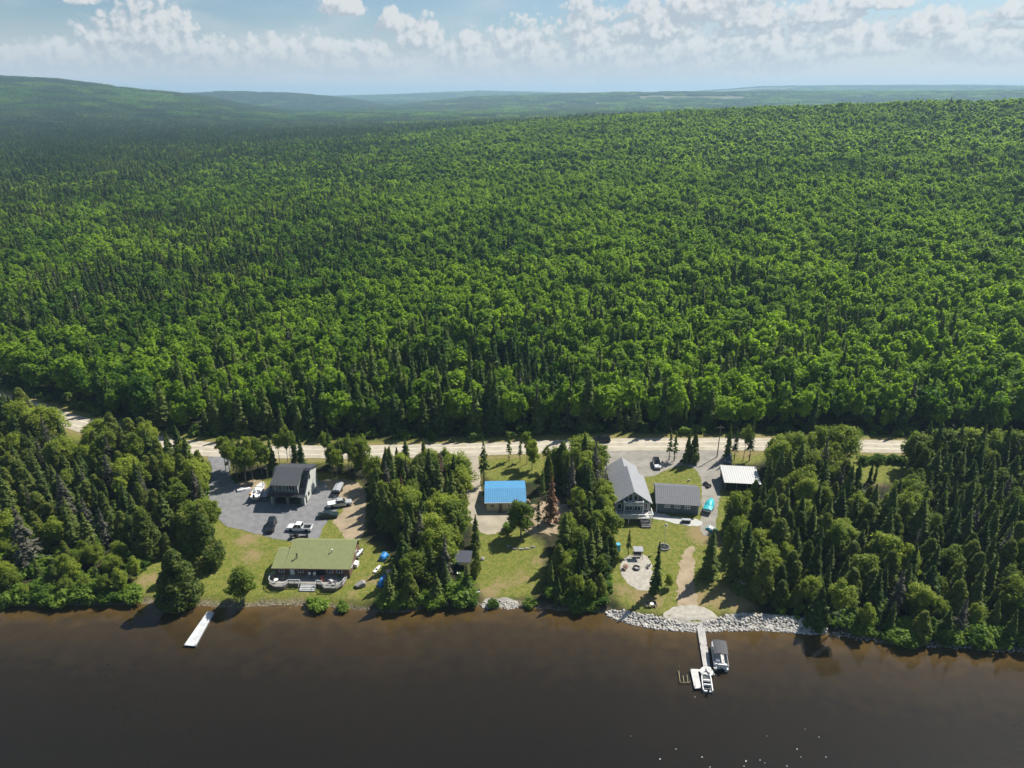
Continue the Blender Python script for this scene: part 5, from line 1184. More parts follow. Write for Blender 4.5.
def quad_bike(label, p, rz, m):
    t = thing('quad_bike', label, 'quad bike', (p.x, p.y, hz(p.x, p.y) + .04), rz, 'quad bikes')
    b = MB(); b.box((0, 0, .55), (1.5, .42, .28), 0, 0, .8); b.box((.75, 0, .68), (.5, .9, .12), 0, 0, .8); b.box((-.7, 0, .68), (.55, .95, .12), 0, 0, .8); b.build('body', m, t)
    s = MB(); s.box((-.2, 0, .80), (.8, .36, .16), 0, 0, .85); s.build('seat', C_BLACK, t)
    h = MB(); h.tube([(.5, 0, .7), (.38, 0, 1.0)], .04, 6); h.tube([(.33, -.4, 1.02), (.38, 0, 1.02), (.33, .4, 1.02)], .025, 6); h.build('handlebar', C_DARKMETAL, t)
    for x in (.95, -.95): r = MB(); [r.bx((x * .82 - .25, y, .78), (x * .82 + .25, y + .04, .82)) for y in (-.35, -.12, .1, .32)]; r.build('rack', C_DARKMETAL, t)
    for x in (-.68, .7):
        for s in (-1, 1): w_ = MB(); w_.lathe([(.12, -.13), (.28, -.14), (.31, -.08), (.31, .08), (.28, .14), (.12, .13)], n=14); w_.v = [(x + a, s * .48 + c2, .31 + b2) for a, b2, c2 in w_.v]; w_.build('wheel', C_RUBBER, t)
    return t
quad_bike('dark grey quad bike parked directly in front of the white pickup, left one', at(294.5, 538), R(200), C_DARKMETAL)
quad_bike('black quad bike parked in front of the white pickup, right one beside the grass', at(304, 539), R(20), C_BLACK)
quad_bike('black quad bike on the gravel between the slate garage and the white roofed shed', at(707, 486), R(115), C_BLACK)

def trailer_frame(t, L_, w=.8, ax=0):
    f = MB()
    for s in (-1, 1): f.tube([(-L_/2, s * w, .5), (L_/2 - .8, s * w, .5), (L_/2 + .9, 0, .48)], .05, 6)
    for x in (-L_/2, -L_/4, L_/8): f.box((x, 0, .5), (.08, 2 * w, .08))
    f.tube([(L_/2 + .2, 0, .48), (L_/2 + .2, 0, .05)], .04, 6); f.build('trailer_frame', C_STEEL, t); wheels(t, (ax,), w + .12, .3, .2)
def boat_hull(mb, L_, w, z0, d, mi=0):
    rings = []
    for i in range(11):
        u = i / 10; x = -L_/2 + L_ * u; hw = w/2 * (1 if u < .5 else max(.04, math.cos((u - .5) * math.pi * .98)) ** .8); zz = z0 + d * .25 * max(0, u - .5) ** 2 * 4; k = z0 + d + .16 * u * u
        rings.append([(x, -hw, k), (x, -hw * .92, zz + d * .35), (x, 0, zz), (x, hw * .92, zz + d * .35), (x, hw, k), (x, hw * .82, k + .01), (x, hw * .72, zz + d * .55 + .05), (x, -hw * .72, zz + d * .55 + .05), (x, -hw * .82, k + .01)])
    mb.loft(rings, mi)
def outboard(t, x, z):
    m = MB(); m.box((x - .25, 0, z + .42), (.42, .34, .5), 0, 0, .8); m.box((x - .22, 0, z - .1), (.16, .12, .75)); m.box((x + .02, 0, z + .12), (.14, .22, .3)); return m.build('outboard_motor', C_BLACK, t)
# white motorboat and grey covered boat on trailers left of the dark house
a, b_ = at(265.5, 486), at(255.5, 504); c_ = (a + b_) / 2
t = thing('motorboat_on_trailer', 'white motorboat on a trailer left of the dark house, orange buoy at its end', 'boat', (c_.x - .3, c_.y, hz(c_.x, c_.y) + .03), heading(b_, a)); t.scale = (1.25, 1.25, 1.2)
m = MB(); boat_hull(m, 5.2, 2.0, .62, .75); m.build('hull', C_CARWHITE, t); s = MB(); s.slab([(.45, -.75, 1.5), (.45, .75, 1.5), (-.05, .7, 2.05), (-.05, -.7, 2.05)], .04); s.build('windscreen', C_GLASS, t)
for y in (-.45, .45): s = MB(); s.box((-.7, y, 1.32), (.55, .5, .3)); s.box((-1.0, y, 1.6), (.12, .5, .45)); s.build('seat', C_WHITE, t)
outboard(t, -2.6, 1.1); trailer_frame(t, 5.0, .75, -.5)
s = MB(); s.lathe([(.05, 0), (.22, .1), (.26, .3), (.2, .5), (.05, .56)], (-2.3, .85, 1.3), 12); s.build('buoy', C_ORANGE, t)
a, b_ = at(270, 489), at(262.5, 504.5); c_ = (a + b_) / 2
t = thing('covered_boat_on_trailer', 'boat under a slate grey cover on a trailer hard against the dark house', 'boat', (c_.x + .2, c_.y, hz(c_.x, c_.y) + .03), heading(b_, a))
m = MB(); boat_hull(m, 4.6, 1.5, .6, .6); m.build('hull', C_CARBLUE, t); m = MB(); m.loft([[(x, -w_, 1.25), (x, -w_ * .5, 1.25 + h_ * .8), (x, 0, 1.25 + h_), (x, w_ * .5, 1.25 + h_ * .8), (x, w_, 1.25)] for x, w_, h_ in ((-2.3, .7, .1), (-1.2, .8, .4), (.2, .8, .55), (1.4, .6, .3), (2.3, .1, .15))]); m.build('boat_cover', C_TARPGREY, t); trailer_frame(t, 4.4, .6, -.3)
g = at(244, 490); t = thing('overturned_rowboat', 'small white overturned rowboat on the sand under the trees left of the dark house', 'boat', g, R(25)); m = MB(); m.loft([[(x, -w_, 0), (x, -w_ * .8, h_), (x, 0, h_ * 1.15), (x, w_ * .8, h_), (x, w_, 0)] for x, w_, h_ in ((-1.6, .55, .42), (-.8, .68, .5), (.4, .66, .5), (1.2, .4, .42), (1.75, .06, .2))]); m.build('hull', C_CARWHITE, t); k = MB(); k.box((-.2, 0, .62), (2.6, .06, .07)); k.build('keel', C_WOOD, t)
# utility trailer with a pale cover
a, b_ = at(341, 486), at(335, 498.5); c_ = (a + b_) / 2
t = thing('covered_trailer', 'box trailer with a pale grey arched cover, parked above the silver white pickup', 'trailer', (c_.x, c_.y, hz(c_.x, c_.y) + .03), heading(a, b_))
m = MB(); m.bx((-2.2, -.95, .5), (1.7, .95, 1.25)); m.build('box', C_DARKMETAL, t); m = MB(); m.loft([[(x, -1.0, 1.25), (x, -.8, 1.62), (x, 0, 1.75), (x, .8, 1.62), (x, 1.0, 1.25)] for x in (-2.25, -1, .5, 1.75)]); m.build('cover', C_TARPGREY, t); trailer_frame(t, 4.6, .8, -.5)
# turquoise covered boat
a, b_ = at(712, 500.5), at(706, 516.5); c_ = (a + b_) / 2
t = thing('turquoise_covered_boat', 'boat under a bright turquoise cover on a trailer right of the slate garage', 'boat', (c_.x, c_.y, hz(c_.x, c_.y) + .03), heading(b_, a))
m = MB(); boat_hull(m, 5.4, 2.1, .55, .65); m.build('hull', C_CARWHITE, t); m = MB(); m.loft([[(x, -w_, 1.05), (x, -w_ * .95, 1.3), (x, -w_ * .5, 1.3 + h_ * .8), (x, 0, 1.3 + h_), (x, w_ * .5, 1.3 + h_ * .75), (x, w_ * .95, 1.3), (x, w_, 1.05)] for x, w_, h_ in ((-2.75, 1.0, .1), (-1.6, 1.12, .35), (-.6, 1.12, .75), (.3, 1.08, .8), (1.5, .85, .4), (2.4, .4, .25), (2.8, .08, .1))]); m.build('boat_cover', C_TARPTURQ, t); trailer_frame(t, 5.0, .85, -.4)
g = at(711.5, 530); t = thing('pedal_boat', 'small turquoise and white pedal boat on the dry grass below the turquoise covered boat', 'pedal boat', g, R(-50)); m = MB()
for y in (-.5, .5): m.loft([[(x, y - w_, .08), (x, y - w_, h_), (x, y + w_, h_), (x, y + w_, .08)] for x, w_, h_ in ((-1.15, .2, .4), (0, .27, .45), (.9, .2, .45), (1.2, .06, .4))])
m.build('floats', C_TARPTURQ, t); m = MB(); m.box((0, 0, .48), (1.6, 1.1, .1)); m.build('deck', C_WHITE, t)
for y in (-.3, .3): m = MB(); m.box((-.3, y, .62), (.5, .42, .14)); m.slab([(-.55, y - .2, .6), (-.55, y + .2, .6), (-.75, y + .2, 1.1), (-.75, y - .2, 1.1)], .08); m.build('seat', C_WHITE, t)

# ------------------------------------------------------------------ docks and boats on the water
def dock_posts(t, pts, top=.75):
    for x, y in pts: m = MB(); m.tube([(x, y, -2.2), (x, y, top)], .06, 8); m.build('post', C_DARKMETAL, t)
def dock_deck(t, name, outl, z=.42, th=.14):
    m = MB(); m.prism([(x, y, z - th) for x, y in outl], (0, 0, th)); return m.build(name, C_DOCK, t)
q = [Vector(flat(*p, .42)) for p in ((207.2, 611.5), (214.2, 611.8), (195.3, 646), (184.0, 645))]
c_ = sum(q, Vector((0, 0))) / 4; t = thing('left_white_dock' if False else 'floating_dock', 'plain white dock reaching into the lake from the left lawn', 'dock', (c_.x, c_.y, 0))
ql = [(p.x - c_.x, p.y - c_.y) for p in q]; dk = dock_deck(t, 'deck', ql); dk.data.materials[0] = ribbed('white_dock_boards', (.60, .61, .61), 1.0, 'Y', .6, .7, 0, .25)
fm_ = MB()
for i in (1, 3): a, b_ = Vector((*ql[i], .2)), Vector((*ql[(i + 1) % 4], .2)); fm_.box(((a.x + b_.x) / 2, (a.y + b_.y) / 2, .2), ((b_ - a).length * .98, .12, .26), math.atan2(b_.y - a.y, b_.x - a.x))
fm_.build('side_beam', C_STEEL, t); dock_posts(t, [(p[0] * .96, p[1] * .96) for p in ql], .62)
A0, A1, B0, B1 = [Vector(flat(*p, .42)) for p in ((696.6, 624.0), (704.2, 624.4), (703.2, 666), (710.2, 666))]
t = thing('boat_dock', 'weathered grey dock with a wider white platform at its end, below the riprap', 'dock', (A0.x, A0.y, 0)); O = Vector((A0.x, A0.y))
rel = lambda p: (p.x - O.x, p.y - O.y)
dk = dock_deck(t, 'walkway', [rel(A0), rel(A1), rel(B1), rel(B0)]); dk.data.materials[0] = ribbed('weathered_dock_boards', (.47, .45, .42), 1.2, 'Y', .8, .7, 0, .35)
hd = [Vector(flat(*p, .44)) for p in ((699.5, 669.5), (703.2, 666.3), (710.2, 666.3), (714.8, 674.3), (712.6, 675.3), (702.0, 675.0), (700.0, 671.5), (698, 671.5), (701.2, 687.8), (694.6, 688.5), (690.2, 668.8), (697, 669))]
dock_deck(t, 'platform', [rel(p) for p in hd], .44)
dock_posts(t, [rel(Vector(flat(*p, .42))) for p in ((690.8, 669.6), (694.8, 687.9), (701, 687.2), (713.6, 674.4), (697.3, 625.5), (703.6, 626), (700.2, 645), (707.2, 645))], .95)
a, b_ = Vector(flat(717.3, 641.0, .8)), Vector(flat(721.6, 669.5, .8)); c_ = (a + b_) / 2
t = thing('pontoon_boat', 'pontoon boat with a dark canopy moored on the right side of the grey dock', 'boat', (c_.x, c_.y, 0), math.atan2(a.y - b_.y, a.x - b_.x)); LL = (a - b_).length
for y in (-.95, .95): m = MB(); m.loft([[(x, y + r * math.cos(k * math.pi / 6), .12 + r * math.sin(k * math.pi / 6)) for k in range(12)] for x, r in ((-LL/2 + .3, .3), (LL/2 - 1.3, .32), (LL/2 - .6, .2), (LL/2 - .3, .04))]); m.build('pontoon', C_STEEL, t, True)
ol = [(-LL/2 + .3, -1.28), (LL/2 - 1.2, -1.28), (LL/2 - .5, -.95), (LL/2 - .2, -.4), (LL/2 - .2, .4), (LL/2 - .5, .95), (LL/2 - 1.2, 1.28), (-LL/2 + .3, 1.28)]
m = MB(); m.prism([(x, y, .5) for x, y in ol], (0, 0, .1)); m.build('deck', C_DOCK, t)
m = MB()
for i in range(len(ol) - 1):
    p, q_ = Vector((*ol[i], 0)), Vector((*ol[i + 1], 0))
    if i in (0, len(ol) - 2):
        p, q_ = (p.lerp(q_, .12), q_) if i == 0 else (p, p.lerp(q_, .88))
    m.box(((p.x + q_.x) / 2 * .97, (p.y + q_.y) / 2 * .97, .94), ((q_ - p).length, .07, .62), math.atan2(q_.y - p.y, q_.x - p.x))
m.build('side_panels', C_CARWHITE, t)
m = MB(); rr = [(x * .97, y * .97, 1.3) for x, y in ol[:-1]]; m.tube(rr + [(ol[-1][0] * .97, ol[-1][1] * .97, 1.3)], .035, 6); m.build('top_rail', C_STEEL, t)
for s in (-1, 1): m = MB(); m.bx((LL/2 - 2.6, s * .75, .6), (LL/2 - .9, s * 1.12, 1.0)); m.bx((LL/2 - 2.6, s * 1.0, 1.0), (LL/2 - .9, s * 1.14, 1.35)); m.build('bow_bench', C_WHITE, t)
m = MB(); m.bx((-LL/2 + .5, -1.0, .6), (-LL/2 + 1.3, .5, 1.02)); m.bx((-LL/2 + .5, -1.0, 1.02), (-LL/2 + .7, .5, 1.42)); m.build('stern_bench', C_WHITE, t)
m = MB(); m.bx((-LL/2 + 1.5, .2, .6), (-LL/2 + 1.8, .95, 1.4)); m.bx((-LL/2 + 1.45, .25, 1.4), (-LL/2 + 1.62, .9, 1.62)); m.build('helm_console', C_CARWHITE, t)
m = MB(); m.bx((-LL/2 + .9, .65, .6), (-LL/2 + 1.3, 1.05, 1.1)); m.build('helm_seat', C_WHITE, t)
m = MB(); m.loft([[(x, -1.22, z), (x, -.7, z + .12), (x, 0, z + .17), (x, .7, z + .12), (x, 1.22, z)] for x, z in ((-LL/2 + 2.0, 2.42), (-LL/2 + 3.3, 2.55), (-LL/2 + 4.5, 2.55), (-LL/2 + 5.5, 2.40))]); m.loft([[(x, -1.22, z - .05), (x, 0, z + .1), (x, 1.22, z - .05)] for x, z in ((-LL/2 + 2.0, 2.42), (-LL/2 + 5.5, 2.40))]); bim = m.build('canopy', C_CANVAS, t)
m = MB()
for x, xb in ((-LL/2 + 2.1, -LL/2 + 3.6), (-LL/2 + 5.4, -LL/2 + 4.0)):
    for s in (-1, 1): m.tube([(xb, s * 1.24, 1.28), (x, s * 1.2, 2.4)], .025, 6)
m.build('canopy_frame', C_STEEL, bim)
outboard(t, -LL/2 + .25, .65)
a, b_ = Vector(flat(704.6, 670.6, .4)), Vector(flat(707.2, 689.5, .4)); c_ = (a + b_) / 2
t = thing('small_motorboat', 'small white motorboat with dark windscreen tied at the end platform of the grey dock', 'boat', (c_.x + .1, c_.y, 0), math.atan2(a.y - b_.y, a.x - b_.x)); m = MB(); boat_hull(m, 5.0, 1.75, -.15, .75); m.build('hull', C_CARWHITE, t)
m = MB(); m.loft([[(x, -w_, .42), (x, w_, .42), (x, w_, .46), (x, -w_, .46)] for x, w_ in ((-2.2, .6), (.8, .6))]); m.build('cockpit_floor', C_DARKMETAL, t)
m = MB(); m.loft([[(.95 - .5 * math.cos(k) , .68 * math.sin(k), .75), (.80 - .5 * math.cos(k), .64 * math.sin(k), 1.12), (.76 - .5 * math.cos(k), .64 * math.sin(k), 1.12), (.91 - .5 * math.cos(k), .68 * math.sin(k), .75)] for k in [math.pi + (i - 4) * .36 for i in range(9)]]); m.build('windscreen', C_GLASS, t)
for x in (-.35, -1.35): m = MB(); m.box((x, 0, .58), (.4, 1.15, .2)); m.box((x - .22, 0, .8), (.1, 1.15, .35)); m.build('bench_seat', C_WHITE, t)
outboard(t, -2.5, .5)
O = Vector(flat(683.5, 675, .5)); t = thing('boat_lift', 'thin yellowish pipe frame standing in the water left of the dock platform', 'boat lift', (O.x, O.y, 0)); P_ = {k: Vector(flat(*v, .35)) - O for k, v in dict(a=(678.6, 670.5), b=(680.2, 682.3), c=(690.2, 682.3), d=(684, 682.3), e=(688, 682.3), f=(683, 675.3), g_=(687, 674.5)).items()}
m = MB(); T = lambda p, z: (p.x, p.y, z)
m.tube([T(P_['a'], .35), T(P_['b'], .3), T(P_['c'], .3)], .06, 6); m.tube([T(P_['d'], .3), T(P_['f'], .3)], .05, 6); m.tube([T(P_['e'], .3), T(P_['g_'], .3)], .05, 6); m.build('cradle', C_YELLOWPIPE, t)
for k in 'abc': m = MB(); m.tube([T(P_[k], -2), T(P_[k], 1.35 if k == 'a' else .6)], .06, 6); m.build('post', C_YELLOWPIPE, t)

# ------------------------------------------------------------------ yard things
def tarp_heap(name, label, p, L_, w, h, m, rz, seed, cat='tarp'):
    rg = random.Random(seed); t = MB(); n = 9; mm = 7; vs = []; fs = []
    for i in range(n):
        for j in range(mm):
            u, v = i / (n - 1) * 2 - 1, j / (mm - 1) * 2 - 1; e = max(0, 1 - max(abs(u), abs(v)) ** 3); vs.append((u * L_/2, v * w/2, h * e * (.75 + .5 * rg.random()) + .02))
    for i in range(n - 1):
        for j in range(mm - 1): fs.append((i * mm + j, (i + 1) * mm + j, (i + 1) * mm + j + 1, i * mm + j + 1))
    fs.append(tuple([i * mm for i in range(n)][::-1] + list(range(0)) ) if False else tuple([j for j in range(mm)] + [i * mm + mm - 1 for i in range(1, n)] + [(n - 1) * mm + j for j in range(mm - 2, -1, -1)] + [i * mm for i in range(n - 2, 0, -1)]))
    t.add(vs, fs); o = t.build(name, m, None, True); o.location = (p.x, p.y, hz(p.x, p.y)); o.rotation_euler = (0, 0, rz); return tag(o, label, cat)
tarp_heap('blue_tarp', 'blue tarp over a heap under the trees right of the cottage, upper one', at(384, 558), 2.6, 1.7, 1.2, C_TARPBLUE, R(70), 1)
tarp_heap('blue_tarp', 'bright blue tarp over a long heap beside the boulder, lower one', at(383.5, 582), 3.6, 1.6, 1.2, C_TARPBLUE, R(72), 2)
tarp_heap('blue_tarp', 'dark blue tarp among the spruces of the right stand below the white roofed shed', at(746, 533), 2.2, 1.6, 1.1, mat('dark_blue_tarp', (.03, .06, .30), .55, 0, .3, 2, .6), R(20), 3)
g = at(377.5, 569.5); t = thing('white_kayak', 'short white kayak lying on the grass between the two blue tarps', 'kayak', g, R(68)); m = MB(); boat_hull(m, 2.5, .7, .02, .3); m.build('hull', C_CARWHITE, t); m = MB(); m.box((-.3, 0, .3), (.4, .34, .12)); m.build('seat', C_BLACK, t)
def rock(name, label, p, s, seed, m, cat='boulder'):
    rg = random.Random(seed); import bmesh
    bm = bmesh.new(); bmesh.ops.create_icosphere(bm, subdivisions=3, radius=1)
    offs = [(Vector((rg.gauss(0, 1), rg.gauss(0, 1), rg.gauss(0, 1))).normalized(), rg.uniform(.55, .95)) for _ in range(12)]
    for v in bm.verts:
        n = v.co.normalized()
        for d, k in offs:
            e = v.co.dot(d)
            if e > k: v.co -= d * (e - k) * .9
        v.co = Vector((v.co.x * s[0], v.co.y * s[1], v.co.z * s[2]))
    me = bpy.data.meshes.new(name); bm.to_mesh(me); bm.free(); me.materials.append(m); o = bpy.data.objects.new(name, me); COL.objects.link(o); o.location = (p.x, p.y, hz(p.x, p.y) + s[2] * .45); return tag(o, label, cat)
rock('lawn_boulder', 'big grey boulder alone on the lawn right of the green roofed cottage', at(360.5, 586), (1.25, 1.0, .9), 4, C_STONE)
rock('lawn_boulder', 'pale pinkish boulder under the trees between the two blue tarps', at(389.5, 572.5), (.9, .75, .6), 8, mat('pinkish_stone', (.45, .37, .31), .9, 0, .4, 1.8, .8))
rock('lawn_boulder', 'small white boulder on the grass above the slate garage', at(688.5, 481), (.45, .35, .35), 9, C_RIP)
rock('lawn_boulder', 'small white boulder at the left end of the small lawn below the blue roofed cabin', at(482.5, 559.5), (.55, .45, .45), 12, C_RIP)
for i, (px, py) in enumerate(((515, 549), (521, 549.3), (527, 548.6), (533, 547.5), (509, 547))): rock('edging_stone', 'flat pale stone in the short row across the top of the small lawn', at(px, py), (.65, .35, .25), 20 + i, C_STONE, 'stone')['group'] = 'stones across the top of the small lawn'
# dark canopy in the trees
g = at(463, 566); t = thing('garden_canopy', 'dark navy canopy shelter half hidden in the trees left of the small lawn', 'canopy', g, R(-4)); m = MB(); m.slab([(-1.9, -1.7, 2.2), (1.9, -1.7, 2.2), (1.9, 1.8, 2.75), (-1.9, 1.8, 2.75)], .07); m.build('canopy_top', C_NAVY, t)
for x in (-1.75, 1.75):
    for y, z in ((-1.55, 2.2), (1.65, 2.68)): m = MB(); m.tube([(x, y, -.1), (x, y, z - .06)], .05, 6); m.build('post', C_DARKMETAL, t)
def chest(name, label, p, d, m, lm, rz=0, cat='box'):
    t = thing(name, label, cat, (p.x, p.y, hz(p.x, p.y)), rz); b = MB(); b.box((0, 0, d[2] * .42), (d[0], d[1], d[2] * .84)); b.build('box', m, t, bevel=.03); b = MB(); b.box((0, 0, d[2] * .92), (d[0] * 1.06, d[1] * 1.06, d[2] * .14)); b.build('lid', lm, t, bevel=.03); return t
chest('plastic_crate', 'light blue crate at the left post of the dark navy canopy', at(457, 563.5), (.8, .6, .9), C_LBLUE, C_LBLUE)
chest('plastic_crate', 'small blue and white crate in front of the dark navy canopy', at(459, 575), (.8, .6, .6), C_TARPBLUE, C_WHITE)
chest('storage_box', 'dark storage box with pale grey lid on the grass below the slate garage', at(686, 522.3), (2.0, .8, .85), C_DARKMETAL, C_TARPGREY, R(-6))
t = chest('plastic_cooler', 'bright blue upright box on the grass left of the fire pit patio', at(617.5, 551), (.95, .9, 1.9), C_LBLUE, C_LBLUE, R(8))
g = at(475.5, 594); t = thing('wooden_bench', 'dark grey wooden bench at the left bank of the small lawn', 'bench', g, R(12)); m = MB(); m.box((0, 0, .45), (1.9, .45, .07)); m.build('seat', C_TARPGREY, t); m = MB(); m.slab([(-.95, .22, .5), (.95, .22, .5), (.95, .34, .95), (-.95, .34, .95)], .05); m.build('backrest', C_WOOD, t)
for x in (-.75, .75): m = MB(); m.box((x, .05, .2), (.09, .42, .45)); m.build('leg', C_WOOD, t)
# light pole in a stone ring
g = at(664, 547.5); t = thing('lamp_post', 'slim white lamp post rising from a stone ring on the lawn below the gabled house', 'lamp post', g); m = MB(); m.tube([(0, 0, -.2), (0, 0, 5.6)], [.06, .045], 8); m.build('pole', C_WHITE, t); m = MB(); m.lathe([(.05, 5.6), (.22, 5.7), (.28, 5.95), (.2, 6.2), (.03, 6.3)], n=12); m.build('lamp_head', C_LAMP, t); m = MB(); m.box((0, 0, 5.62), (.9, .06, .06)); m.build('cross_arm', C_WHITE, t)
t2 = thing('stone_ring', 'round ring of pale stones with dark soil around the lamp post', 'stone ring', g); m = MB(); rg_ = random.Random(3)
for k in range(16): a = k * math.pi / 8; m.box((1.15 * math.cos(a), 1.15 * math.sin(a), .12), (.42, .3, .3 + .08 * rg_.random()), a + 1.57, 0, .8)
m.build('stones', C_STONE, t2); m = MB(); m.lathe([(1.02, -.1), (1.02, .1), (.02, .16)], n=20); m.build('soil', C_CHAR2, t2)
# canopy swing, fire pit, patio chairs
g = at(637.5, 557); t = thing('canopy_swing', 'garden swing seat with a slanted grey canopy at the top of the fire pit patio', 'swing', g, R(-3)); m = MB(); m.slab([(-1.05, -.75, 2.0), (1.05, -.75, 2.0), (1.05, .65, 2.35), (-1.05, .65, 2.35)], .06); m.build('canopy', C_TARPGREY, t)
for x in (-1.0, 1.0): m = MB(); m.tube([(x, -.75, 0), (x, 0, 2.15), (x, .75, 0)], .045, 6); m.build('side_frame', C_DARKMETAL, t)
m = MB(); m.box((0, -.05, .5), (1.7, .55, .12)); m.build('seat', C_CANVAS, t); m = MB(); m.slab([(-.85, .2, .55), (.85, .2, .55), (.85, .36, 1.1), (-.85, .36, 1.1)], .1); m.build('backrest', C_CANVAS, t)
g = at(636.5, 568.5); t = thing('fire_pit', 'round dark fire pit in the middle of the pale gravel patio', 'fire pit', g); m = MB(); m.lathe([(.78, -.05), (.78, .38), (.6, .42), (.55, .1), (.02, .08)], n=20); m.build('pit_ring', C_DARKMETAL, t); m = MB(); m.lathe([(.54, .1), (.3, .2), (.02, .24)], n=12); m.build('ash_bed', C_STONE, t)
deck_chair('patio_chair', 'reddish wooden armchair left of the fire pit', at(626.3, 567.5), R(100), C_REDWOOD, 'patio chairs'); deck_chair('patio_chair', 'dark brown armchair just behind the reddish one, left of the fire pit', at(625, 570), R(60), C_WOOD, 'patio chairs'); deck_chair('patio_chair', 'dark armchair right of the fire pit at the slim spruce', at(648, 567.5), R(-95), C_CANVAS, 'patio chairs')
g = at(650, 607.5); deck_chair('shore_chair', 'dark chair facing the lake above the riprap, left of the small white table', at(647.3, 607), R(-8), C_CANVAS, 'chairs above the riprap'); deck_chair('shore_chair', 'dark chair facing the lake above the riprap, right of the small white table', at(655, 606.6), R(10), C_CANVAS, 'chairs above the riprap')
round_table('side_table', 'small white side table between the two dark chairs above the riprap', at(651.6, 606.6), .38, .75, C_WHITE)
g = at(742, 589); t = thing('patio_umbrella', 'pale round sunshade low over the ground at the edge of the right stand', 'umbrella', g); m = MB(); m.tube([(0, 0, 0), (0, 0, 2.2)], .03, 6); m.build('pole', C_STEEL, t); m = MB(); m.lathe([(.85, 1.8), (.5, 2.05), (.02, 2.2), (.02, 2.16), (.5, 2.01), (.83, 1.77)], n=8); m.build('canopy', mat('pale_canvas', (.56, .52, .50), .8, 0, .1, 2), t)
for px, py, h in ((697, 459, 9), (602, 452, 9.5)):
    pass
g = at(717, 457); t = thing('utility_pole', 'bare wooden utility pole beside the gravel road left of the white roofed shed', 'utility pole', g); m = MB(); m.tube([(0, 0, -.5), (0, 0, 9.5)], [.16, .1], 8); m.build('pole', C_WOOD, t); m = MB(); m.box((0, 0, 8.9), (1.8, .1, .12)); m.build('cross_arm', C_WOOD, t)
for x in (-.8, 0, .8): m = MB(); m.lathe([(.03, 8.96), (.06, 9.0), (.05, 9.12), (.02, 9.16)], (x, 0, 0), 8); m.build('insulator', C_STEEL, t)

# ------------------------------------------------------------------ riprap and shore stones: loose rubble nobody could count
def rubble(name, label, outl, n, s0, s1, m, seed, zoff=0.0):
    rg = np.random.default_rng(seed); poly = zone(outl, 1); xs_ = [p.x for p in poly]; ys_ = [p.y for p in poly]
    x = rg.uniform(min(xs_), max(xs_), n * 4); y = rg.uniform(min(ys_), max(ys_), n * 4); ok = inside(poly, x, y); x, y = x[ok][:n], y[ok][:n]; k = len(x)
    import bmesh
    bm = bmesh.new(); bmesh.ops.create_icosphere(bm, subdivisions=1, radius=1); bv = np.array([v.co for v in bm.verts]); bf = np.array([[v.index for v in f.verts] for f in bm.faces]); bm.free()
    V, F = [], []
    for i in range(k):
        sc_ = rg.uniform(s0, s1) * rg.uniform(.7, 1.2); q = bv * rg.uniform(.72, 1.12, (len(bv), 1)) * np.array([1, rg.uniform(.6, .9), rg.uniform(.5, .8)]) * sc_
        a, b2 = rg.uniform(0, 6.28), rg.uniform(-.5, .5); q = q @ np.array([[math.cos(a), math.sin(a), 0], [-math.sin(a), math.cos(a), 0], [0, 0, 1]]) @ np.array([[1, 0, 0], [0, math.cos(b2), math.sin(b2)], [0, -math.sin(b2), math.cos(b2)]])
        V.append(q + np.array([x[i], y[i], hz(x[i], y[i]) + sc_ * .25 + zoff])); F.append(bf + i * len(bv))
    o = bpy.data.objects.new(name, npmesh(name, np.concatenate(V), np.concatenate(F), [m])); COL.objects.link(o); return tag(o, label, None, None, 'stuff')
rubble('riprap_rubble', 'band of pale riprap rocks along the bank', [(605, 611), (615, 610), (640, 614), (662, 617), (676, 622), (690, 625), (702, 624), (716, 620), (728, 614), (760, 614), (800, 617), (824, 624), (829, 634), (815, 635), (770, 631), (735, 631), (700, 633), (660, 630), (628, 624), (607, 617)], 2600, .15, .42, C_RIP, 5)
rubble('beach_rubble', 'small pale stones on the gravel beach', [(480, 603), (495, 600), (515, 601), (521, 606), (512, 610), (482, 609)], 240, .10, .3, C_RIP, 6)
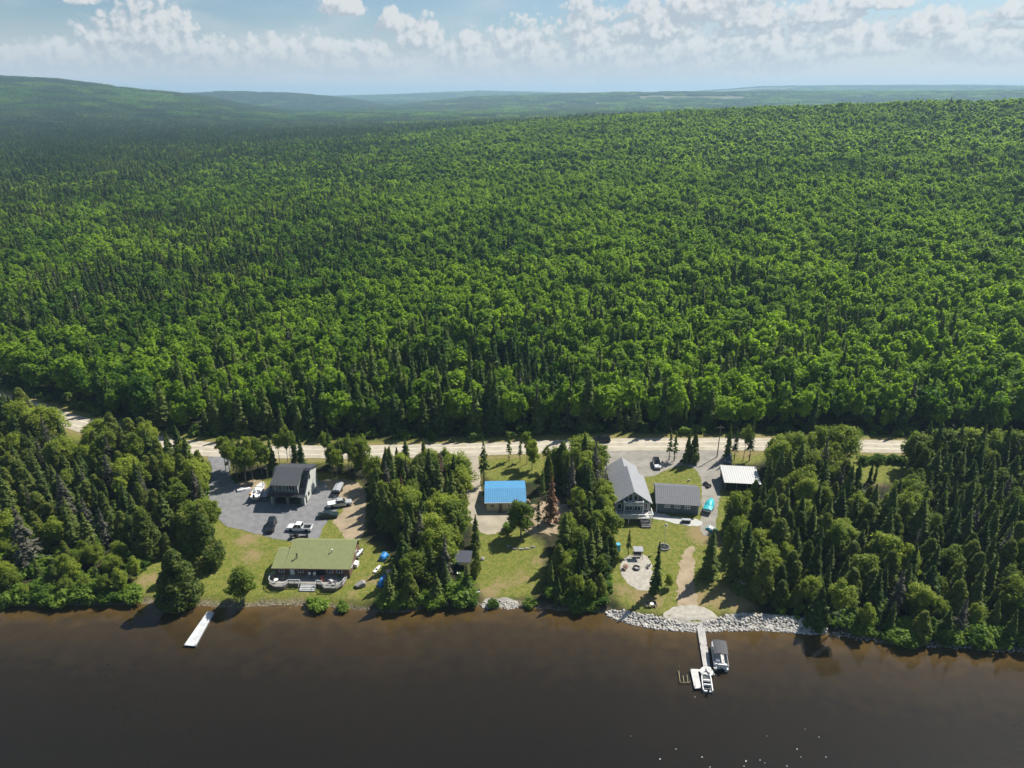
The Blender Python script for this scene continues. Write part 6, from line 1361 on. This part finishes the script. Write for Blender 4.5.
rubble('shore_rubble', 'scattered grey stones along the natural bank', [(200, 603), (260, 603), (320, 603), (376, 608), (376, 613), (320, 608), (260, 608), (200, 608)], 170, .08, .26, mat('brown_bank_stone', (.22, .18, .135), .9, 0, .5, 2, .6), 7)
rubble('shore_rubble', 'scattered grey stones along the natural bank under the right stand', [(826, 630), (880, 637), (960, 645), (1060, 650), (1060, 656), (950, 649), (880, 643), (826, 637)], 260, .1, .35, C_STONE, 8)

# small white fleck shapes set on the open water
m_fleck = mat('fleck_white', (.75, .75, .73), .7, 0, .1, 4); fo0 = None; rg_ = random.Random(9)
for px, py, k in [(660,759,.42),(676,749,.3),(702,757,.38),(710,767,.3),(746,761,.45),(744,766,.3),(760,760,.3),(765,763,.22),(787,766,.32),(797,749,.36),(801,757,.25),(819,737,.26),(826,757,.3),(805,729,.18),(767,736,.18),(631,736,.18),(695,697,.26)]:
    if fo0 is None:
        m = MB(); n = 11; rr = [rg_.uniform(.6, 1.1) for _ in range(n)]; m.loft([[(a * r * math.cos(i * 6.283 / n), a * .7 * r * math.sin(i * 6.283 / n), z) for i, r in enumerate(rr)] for a, z in ((1, .0), (.8, .05), (.35, .08))]); o = fo0 = m.build('white_fleck', m_fleck, None, True)
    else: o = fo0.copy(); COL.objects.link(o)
    x, y = flat(px, py); o.location = (x, y, .003); o.rotation_euler = (0, 0, rg_.uniform(0, 6.28)); o.scale = (k * .38, k * .38, k * .38); tag(o, 'tiny white fleck on the open dark water', 'foam fleck', 'white flecks on the open water')  # category 'foam fleck' holds just these small white fleck shapes
# ------------------------------------------------------------------ render settings
sc.view_settings.view_transform = 'Standard'; sc.view_settings.look = 'None'; sc.view_settings.gamma = 1; sc.view_settings.exposure = 0.62
sc.render.engine = 'CYCLES'
c = sc.cycles; c.max_bounces = 6; c.diffuse_bounces = 3; c.glossy_bounces = 3; c.transmission_bounces = 3; c.volume_bounces = 0; c.transparent_max_bounces = 8
c.use_denoising = True; c.denoiser = 'OPENIMAGEDENOISE'; c.sample_clamp_indirect = 4; c.caustics_reflective = False; c.caustics_refractive = False
sc.render.use_persistent_data = False
